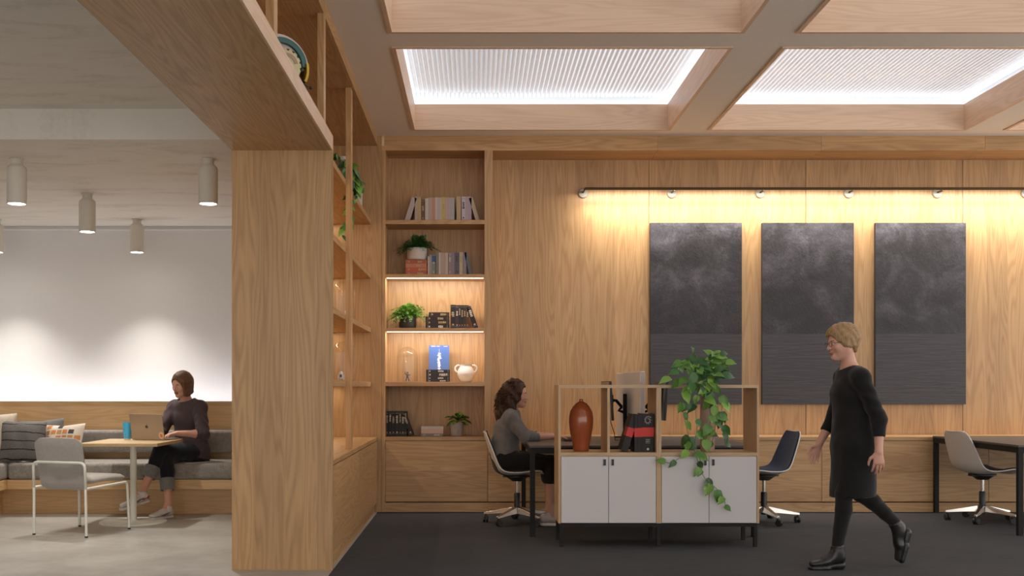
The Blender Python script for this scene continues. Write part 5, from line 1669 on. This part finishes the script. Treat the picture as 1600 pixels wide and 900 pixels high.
# ---------------- woman on the bench, with the laptop
def person_a():
    base = V3(-2.80, 10.45, 0)
    root_lo = V3(-3.40, 9.60, .0); root_hi = V3(-2.42, 10.72, 1.50)
    fw = nrm((-.45,-.89,0)); rt = V3(fw[1], -fw[0], 0)          # her right
    pel = V3(-2.80,10.47,.60); wst = V3(-2.81,10.45,.76); chest = V3(-2.825,10.42,.94); nb = V3(-2.835,10.40,1.085)
    shR = V3(-2.835,10.41,1.035)+rt*.158; shL = V3(-2.835,10.41,1.035)-rt*.158
    hf = head_frame((-2.868,10.335,1.262), (-.50,-.84,-.22), (-.04,-.14,1))
    elL = V3(-2.625,10.20,.785); wrL = V3(-2.835,10.035,.800)
    elR = V3(-3.065,10.30,.80); wrR = V3(-3.035,10.06,.800)
    hipL = pel-rt*.09+V3(0,0,-.005); hipR = pel+rt*.09+V3(0,0,-.005)
    knL = V3(-3.00,10.06,.640); anL = V3(-3.115,9.90,.262)
    knR = V3(-2.955,10.10,.535); anR = V3(-2.90,9.99,.125)
    fd = Field(root_lo, root_hi, .0055)
    def torso(f, inf=0, rip=None):
        f.ec(pel, wst, rt, .150+inf,.115+inf,.125+inf,.095+inf, .04, rip=rip)
        f.ec(wst, chest, rt, .125+inf,.095+inf,.142+inf,.108+inf, .04, rip=rip)
        f.ec(chest, nb-V3(0,0,.035), rt, .142+inf,.102+inf,.105+inf,.062+inf, .04)
        f.cone(nb-V3(0,0,.03), shL, .060+inf, .052+inf, .04); f.cone(nb-V3(0,0,.03), shR, .060+inf, .052+inf, .04)
    torso(fd)
    for sh, el, wr in ((shL,elL,wrL),(shR,elR,wrR)):
        fd.cone(sh, el, .046, .036, .03); m_ = el+(wr-el)*.3; fd.cone(el, m_, .036, .037, .02); fd.cone(m_, wr, .037, .024, .02)
    add_head(fd, hf, .98, nb-V3(0,0,.01))
    for hip, kn, an in ((hipL,knL,anL),(hipR,knR,anR)):
        leg(fd, hip, kn, an); shin(fd, kn, an, nrm((.4,.8,0)))
    fd.cone(anL, V3(-3.16,9.86,.19), .034, .028, .02); fd.cone(anR, V3(-2.93,9.95,.06), .034, .030, .02)
    add_hand(fd, wrL, (-.75,-.62,-.10), (0,0,-1), (-.5,.6,0), .95, .62)
    add_hand(fd, wrR, (.15,-.95,-.10), (0,0,-1), (.9,.1,0), .95, .62)
    p = fd.obj('person', [M['skin_a'], M['lips']], None, base, face_matfn(hf, .98))
    p.location = Vector(base)
    tag(p, 'seated woman in a mauve sweater typing on the laptop at the cafe table', 'person')
    # sweater
    f = Field(root_lo, root_hi, .0065)
    torso(f, .024)
    f.ec(pel-V3(0,0,.05), wst, rt, .188,.150,.165,.130, .04, rip=(.006,38))
    f.cone(shL, elL, .068, .062, .03, rip=(.004,60)); f.cone(shR, elR, .068, .060, .03, rip=(.004,60))
    mL = elL+(wrL-elL)*.28; mR = elR+(wrR-elR)*.55
    f.cone(elL, mL, .060, .050, .02, cutb=True, rip=(.004,120)); f.cone(elR, mR, .060, .046, .02, cutb=True, rip=(.004,120))
    f.noise(.003, 34)
    f.plane(V3(pel[0],pel[1],.525), V3(fw[0]*.25,fw[1]*.25,-1))
    f.ell(nb+V3(0,0,.035)+fw*.018, (rt, fw, V3(0,0,1)), (.082,.082,.055), .008, sub=True)
    f.obj('sweater', M['mauve_knit'], p, base)
    # trousers, turned up
    f = Field(V3(-3.40,9.60,.15), V3(-2.42,10.72,.80), .0065)
    f.ec(pel+V3(0,0,.02), pel+V3(0,0,-.03), rt, .165,.130,.165,.120, .04)
    for hip, kn, an in ((hipL,knL,anL),(hipR,knR,anR)):
        leg(f, hip, kn, an, .010); shin(f, kn, an, nrm((.4,.8,0)), .016, 0, .50, cut=True)
    f.noise(.0025, 40, 1)
    f.plane(V3(0,0,.5125), (0,0,-1)) if False else None
    f.obj('trousers', M['navy_denim'], p, base)
    for kn, an in ((knL,anL),(knR,anR)):
        f = Field(np.minimum(kn,an)-.12, np.maximum(kn,an)+.12, .0065)
        a = kn+(an-kn)*.40; b = kn+(an-kn)*.68
        f.cone(a, b, .070, .066, .01, cuta=True, cutb=True)
        f.cone(a-(b-a), b+(b-a), .058, .048, .004, sub=True)
        f.obj('trouser_cuff', M['denim_cuff'], p, base)
    # bob
    C, F, U, R = hf; q = lambda a, b, c=0: C+(F*a+U*b+R*c)*.98
    f = Field(C-.22, C+.22, .0055)
    f.ell(q(-.014,.036), (F,R,U), (.112,.090,.104), .02)
    for s_ in (-1, 1):
        f.ec(q(-.005-(.028 if s_ > 0 else 0),.03,s_*.070), q(.012-(.040 if s_ > 0 else 0),-.098,s_*.068), F, .066,.026,.046,.020, .025)
    f.ec(q(-.070,.03), q(-.062,-.085), R, .082,.040,.076,.034, .03)
    f.ell(q(.100,-.038), (F,R,U), (.084,.070,.106), .010, sub=True)
    f.ell(q(.06,-.10), (F,R,U), (.085,.048,.06), .012, sub=True)
    f.ell(q(-.0,-.085), (F,R,U), (.06,.054,.06), .012, sub=True)
    f.noise(.0022, 120)
    f.obj('hair', M['hair_a'], p, base)
    face_parts(p, hf, base, M['hair_a'], .98)
    sneaker(p, (-3.06,9.93,.165), (-3.285,9.76,.095), (-.15,-.15,.95), base, (M['sneaker'], M['sole']), M['shoe_mark'], ank=(-3.125,9.90,.255), red=M['shoe_red'])
    sneaker(p, (-2.88,10.02,.001), (-3.02,9.80,.001), (0,0,1), base, (M['sneaker'], M['sole']), M['shoe_mark'], ank=anR)
    return p
person_a()

# ---------------- woman at the desk, in profile
def person_b():
    base = V3(.30, 9.60, 0)
    lo = V3(.02,9.28,.02); hi = V3(1.02,9.96,1.36)
    fw = V3(1,0,0); rt = V3(0,-1,0)
    pel = V3(.265,9.60,.585); wst = V3(.275,9.60,.73); chest = V3(.305,9.60,.88); nb = V3(.325,9.60,1.020)
    shR = V3(.318,9.60,.965)+rt*.155; shL = V3(.318,9.60,.965)-rt*.155
    hf = head_frame((.376,9.60,1.172), (.99,-.06,-.06), (.05,0,1))
    elR = V3(.455,9.385,.790); wrR = V3(.715,9.475,.795)
    elL = V3(.470,9.815,.790); wrL = V3(.715,9.715,.795)
    hipR = pel+rt*.09; hipL = pel-rt*.09
    knR = V3(.700,9.49,.545); anR = V3(.665,9.455,.135)
    knL = V3(.700,9.72,.545); anL = V3(.690,9.74,.135)
    fd = Field(lo, hi, .0055)
    def torso(f, inf=0, rip=None):
        f.ec(pel, wst, rt, .155+inf,.115+inf,.128+inf,.092+inf, .04, rip=rip)
        f.ec(wst, chest, rt, .128+inf,.092+inf,.145+inf,.112+inf, .04, rip=rip)
        f.ec(chest, nb-V3(0,0,.035), rt, .140+inf,.104+inf,.100+inf,.060+inf, .04)
        f.cone(nb-V3(0,0,.03), shL, .058+inf, .050+inf, .04); f.cone(nb-V3(0,0,.03), shR, .058+inf, .050+inf, .04)
    torso(fd)
    for sh, el, wr in ((shL,elL,wrL),(shR,elR,wrR)):
        fd.cone(sh, el, .045, .035, .03); m_ = el+(wr-el)*.3; fd.cone(el, m_, .034, .034, .02); fd.cone(m_, wr, .034, .022, .02)
    add_head(fd, hf, .96, nb-V3(0,0,.01))
    for hip, kn, an in ((hipL,knL,anL),(hipR,knR,anR)):
        leg(fd, hip, kn, an); shin(fd, kn, an, V3(-1,0,0))
        fd.cone(an, an+V3(.04,0,-.06), .034, .030, .02)
    add_hand(fd, wrR, (.97,.16,-.06), (0,0,-1), (0,.9,0), .95, .45)
    add_hand(fd, wrL, (.97,-.16,-.06), (0,0,-1), (0,-.9,0), .95, .45)
    p = fd.obj('person', [M['skin_b'], M['lips']], None, base, face_matfn(hf, .96))
    p.location = Vector(base)
    tag(p, 'seated woman with long curly dark hair and grey sweater at the desk', 'person')
    f = Field(lo, hi, .0065)
    torso(f, .016)
    f.ec(pel+V3(.0,0,.02), wst, rt, .172,.142,.150,.118, .04, rip=(.005,46))
    f.cone(shR, elR, .062, .054, .03, rip=(.004,70)); f.cone(shL, elL, .062, .054, .03, rip=(.004,70))
    for el, wr in ((elR,wrR),(elL,wrL)):
        f.cone(el, el+(wr-el)*.44, .053, .041, .02, cutb=True, rip=(.003,110))
    f.noise(.0028, 38, 2)
    f.plane(pel+V3(0,0,.035), (0,0,-1))
    f.ell(nb+V3(.012,0,.045), (rt, fw, V3(0,0,1)), (.075,.075,.050), .008, sub=True)
    f.obj('sweater', M['grey_knit'], p, base)
    f = Field(V3(.02,9.28,.2), V3(.90,9.96,.78), .0065)
    f.ec(pel+V3(0,0,.05), pel+V3(.01,0,-.03), rt, .166,.128,.172,.118, .04)
    for hip, kn, an in ((hipL,knL,anL),(hipR,knR,anR)):
        leg(f, hip, kn, an, .012); shin(f, kn, an, V3(-1,0,0), .022, 0, .42, cut=True)
    f.noise(.0025, 40, 1)
    f.obj('trousers', M['black_cloth'], p, base)
    C, F, U, R = hf; q = lambda a, b, c=0: C+(F*a+U*b+R*c)*.96
    f = Field(C-V3(.30,.25,.38), C+V3(.22,.25,.22), .0065)
    f.ell(q(-.020,.040), (F,R,U), (.112,.096,.106), .02)
    f.ec(q(-.06,.02), q(-.125,-.19), R, .105,.075,.105,.055, .03)
    f.ec(q(-.10,-.12), q(-.145,-.25), R, .10,.055,.075,.030, .03)
    for s_ in (-1, 1): f.ec(q(-.015,.02,s_*.078), q(-.045,-.14,s_*.085), F, .062,.030,.055,.026, .03)
    f.ell(q(.092,-.036), (F,R,U), (.080,.084,.108), .012, sub=True)
    f.ell(q(.04,-.12), (F,R,U), (.075,.062,.07), .012, sub=True)
    f.noise(.012, 55, .5)
    hr = f.obj('hair', M['hair_b'], p, base)
    rd = random.Random(4); cu = MB()
    for k in range(460):
        a = rd.uniform(0, 2*PI); el = rd.uniform(-.25, 1.35)
        if math.cos(a) > .25 and el < .7: continue
        st = np.array([math.cos(a)*math.cos(el)*.112-.02, math.sin(a)*math.cos(el)*.098, math.sin(el)*.108+.038])
        Lk = rd.uniform(.10,.22); amp = rd.uniform(.008,.015); turns = rd.uniform(2.5,4.5); ph = rd.uniform(0,6)
        pts = []; n = 16
        for i in range(n):
            t = i/(n-1)
            f_ = st[0]-(.055+.03*rd.random()*0)*t-.03*t*(1 if st[0] > -.05 else .4); r_ = st[1]*(1+.18*t); u = st[2]-Lk*t
            th = turns*2*PI*t+ph
            pts.append(Vector(q(f_+amp*math.cos(th), u+amp*.4*math.sin(th*1.3), r_+amp*math.sin(th))-base))
        cu.tube(pts, [.0058*(1-.6*i/(n-1)) for i in range(n)], 4, caps=False)
    c = obj('curl', cu, M['hair_b'], hr, smooth=True); c['kind'] = 'stuff'
    face_parts(p, hf, base, M['hair_b'], .96)
    for an, dy in ((anR,0),(anL,0)):
        sneaker(p, an+V3(-.075,0,-.134), an+V3(.175,0,-.134), (0,0,1), base, (M['sneaker_grey'], M['sole']), None, ank=an)
    return p
person_b()

# ---------------- woman walking past, in black
def person_c():
    base = V3(2.58, 7.27, 0)
    lo = V3(2.16,6.92,-.01); hi = V3(3.20,7.62,1.76)
    fw = V3(-1,0,0); rt = V3(0,1,0)
    pel = V3(2.615,7.27,.87); wst = V3(2.60,7.27,1.04); chest = V3(2.585,7.27,1.20); nb = V3(2.585,7.27,1.365)
    shL = V3(2.595,7.27,1.305)-rt*.165; shR = V3(2.595,7.27,1.305)+rt*.165
    hf = head_frame((2.528,7.26,1.545), (-.98,-.10,-.10), (-.08,0,1))
    elL = V3(2.700,7.055,1.03); wrL = V3(2.685,7.02,.815)
    elR = V3(2.545,7.475,1.035); wrR = V3(2.435,7.470,.84)
    hipL = pel-rt*.085+V3(0,0,-.02); hipR = pel+rt*.085+V3(0,0,-.02)
    knL = V3(2.515,7.20,.515); anL = V3(2.465,7.20,.115)
    knR = V3(2.680,7.34,.500); anR = V3(2.955,7.35,.27)
    fd = Field(lo, hi, .006)
    def torso(f, inf=0, rip=None):
        f.ec(pel, wst, rt, .160+inf,.112+inf,.128+inf,.095+inf, .04, rip=rip)
        f.ec(wst, chest, rt, .128+inf,.095+inf,.148+inf,.112+inf, .04, rip=rip)
        f.ec(chest, nb-V3(0,0,.035), rt, .145+inf,.104+inf,.105+inf,.062+inf, .04)
        f.cone(nb-V3(0,0,.03), shL, .058+inf, .050+inf, .04); f.cone(nb-V3(0,0,.03), shR, .058+inf, .050+inf, .04)
    torso(fd)
    for sh, el, wr in ((shL,elL,wrL),(shR,elR,wrR)):
        fd.cone(sh, el, .045, .036, .03); m_ = el+(wr-el)*.3; fd.cone(el, m_, .036, .036, .02); fd.cone(m_, wr, .036, .024, .02)
    add_head(fd, hf, .98, nb-V3(0,0,.01))
    for hip, kn, an, bk in ((hipL,knL,anL,(1,0,.1)),(hipR,knR,anR,(.6,0,.8))):
        leg(fd, hip, kn, an); shin(fd, kn, an, nrm(bk))
    fd.cone(anL, V3(2.465,7.20,.06), .031, .024, .02); fd.cone(anR, V3(3.0,7.35,.22), .030, .024, .02)
    add_hand(fd, wrL, (.02,.02,-1), (0,1,0), (-1,0,0), 1.0, .45)
    add_hand(fd, wrR, (-.38,0,-.92), (0,-1,0), (-1,0,.3), 1.0, .45)
    p = fd.obj('person', [M['skin_c'], M['lips']], None, base, face_matfn(hf, .98))
    p.location = Vector(base)
    tag(p, 'blonde woman in black dress and boots walking left past the paintings', 'person')
    f = Field(lo, hi, .007)
    torso(f, .016)
    f.ec(pel+V3(0,0,-.02), wst, rt, .182,.142,.150,.120, .05, rip=(.003,30))
    f.ec(V3(2.600,7.27,.49), pel+V3(0,0,-.02), rt, .178,.150,.182,.142, .05)
    f.cone(shL, elL, .062, .050, .03, rip=(.003,80)); f.cone(shR, elR, .062, .050, .03, rip=(.003,80))
    f.cone(elL, elL+(wrL-elL)*.55, .050, .042, .02, cutb=True); f.cone(elR, elR+(wrR-elR)*.55, .050, .042, .02, cutb=True)
    f.noise(.0028, 30, 2)
    f.plane(V3(2.6,7.27,.492), (.06,0,-1))
    f.ell(nb+V3(-.012,0,.045), (rt, fw, V3(0,0,1)), (.098,.098,.066), .008, sub=True)
    f.obj('dress', M['black_cloth'], p, base)
    f = Field(lo, V3(3.2,7.62,.95), .0065)
    for hip, kn, an, bk in ((hipL,knL,anL,(1,0,.1)),(hipR,knR,anR,(.6,0,.8))):
        leg(f, hip, kn, an, .006); shin(f, kn, an, nrm(bk), .006)
    f.obj('tights', M['tights'], p, base)
    # boots
    def boot(heel, toe, up, an, kn):
        heel = np.asarray(heel, float); toe = np.asarray(toe, float); up = nrm(up)
        ff = nrm(toe-heel); up = nrm(up-(up @ ff)*ff); sd = np.cross(ff, up); L = np.linalg.norm(toe-heel)
        l2 = np.minimum(np.minimum(heel, toe), an)-.13; h2 = np.maximum(np.maximum(heel, toe), an)+.15
        q = lambda a, u, s_=0: heel+ff*a*L+up*u+sd*s_
        g = Field(l2, h2, .0055)
        g.ec(q(.14,.085), q(.50,.060), sd, .034,.040,.042,.030, .02)
        g.ec(q(.50,.050), q(.86,.038), sd, .044,.028,.038,.020, .02)
        g.cone(q(.14,.080), np.asarray(an)+nrm(kn-an)*.05, .041, .045, .02, cutb=True)
        g.cone(q(.40,.065), np.asarray(an)+nrm(kn-an)*.0, .034, .040, .02)
        g.plane(q(0,.018), -up)
        bo = g.obj('boot', M['leather'], p, base)
        g = Field(l2, h2, .005)
        g.ec(q(.48,.010), q(.87,.010), sd, .045,.030,.040,.024, .01)
        g.ec(q(.12,.030), q(.30,.030), sd, .036,.036,.036,.034, .01)
        g.ec(q(.12,.03), q(.60,.02), sd, .034,.030,.040,.014, .01)
        g.plane(q(0,.050), nrm(up+ff*.11)); g.plane(q(.86,.020), nrm(up-ff*.02)) if False else None
        g.plane(q(0,0), -up)
        g.obj('sole', M['black_plastic'], bo, base)
    boot((2.520,7.20,.0), (2.262,7.19,.0), (0,0,1), anL, knL)
    boot((3.040,7.35,.248), (2.968,7.345,.006), (-.96,0,.28), anR, knR)
    C, F, U, R = hf; q = lambda a, b, c=0: C+(F*a+U*b+R*c)*.98
    f = Field(C-.24, C+.24, .006)
    f.ell(q(-.016,.040), (F,R,U), (.114,.090,.104), .02)
    f.ec(q(-.070,.03), q(-.062,-.055), R, .076,.038,.055,.028, .03)
    f.cone(q(.05,.105), q(.088,.070,.03), .022, .014, .03)
    for s_ in (-1, 1): f.ec(q(-.012,.03,s_*.070), q(-.012,-.018,s_*.072), F, .050,.022,.030,.016, .02)
    f.ell(q(.098,-.040), (F,R,U), (.072,.070,.098), .012, sub=True)
    f.ell(q(.01,-.095), (F,R,U), (.085,.09,.075), .012, sub=True)
    f.noise(.004, 90)
    f.obj('hair', M['hair_c'], p, base)
    face_parts(p, hf, base, M['hair_c'], .98, glasses=M['black_plastic'])
    return p
person_c()
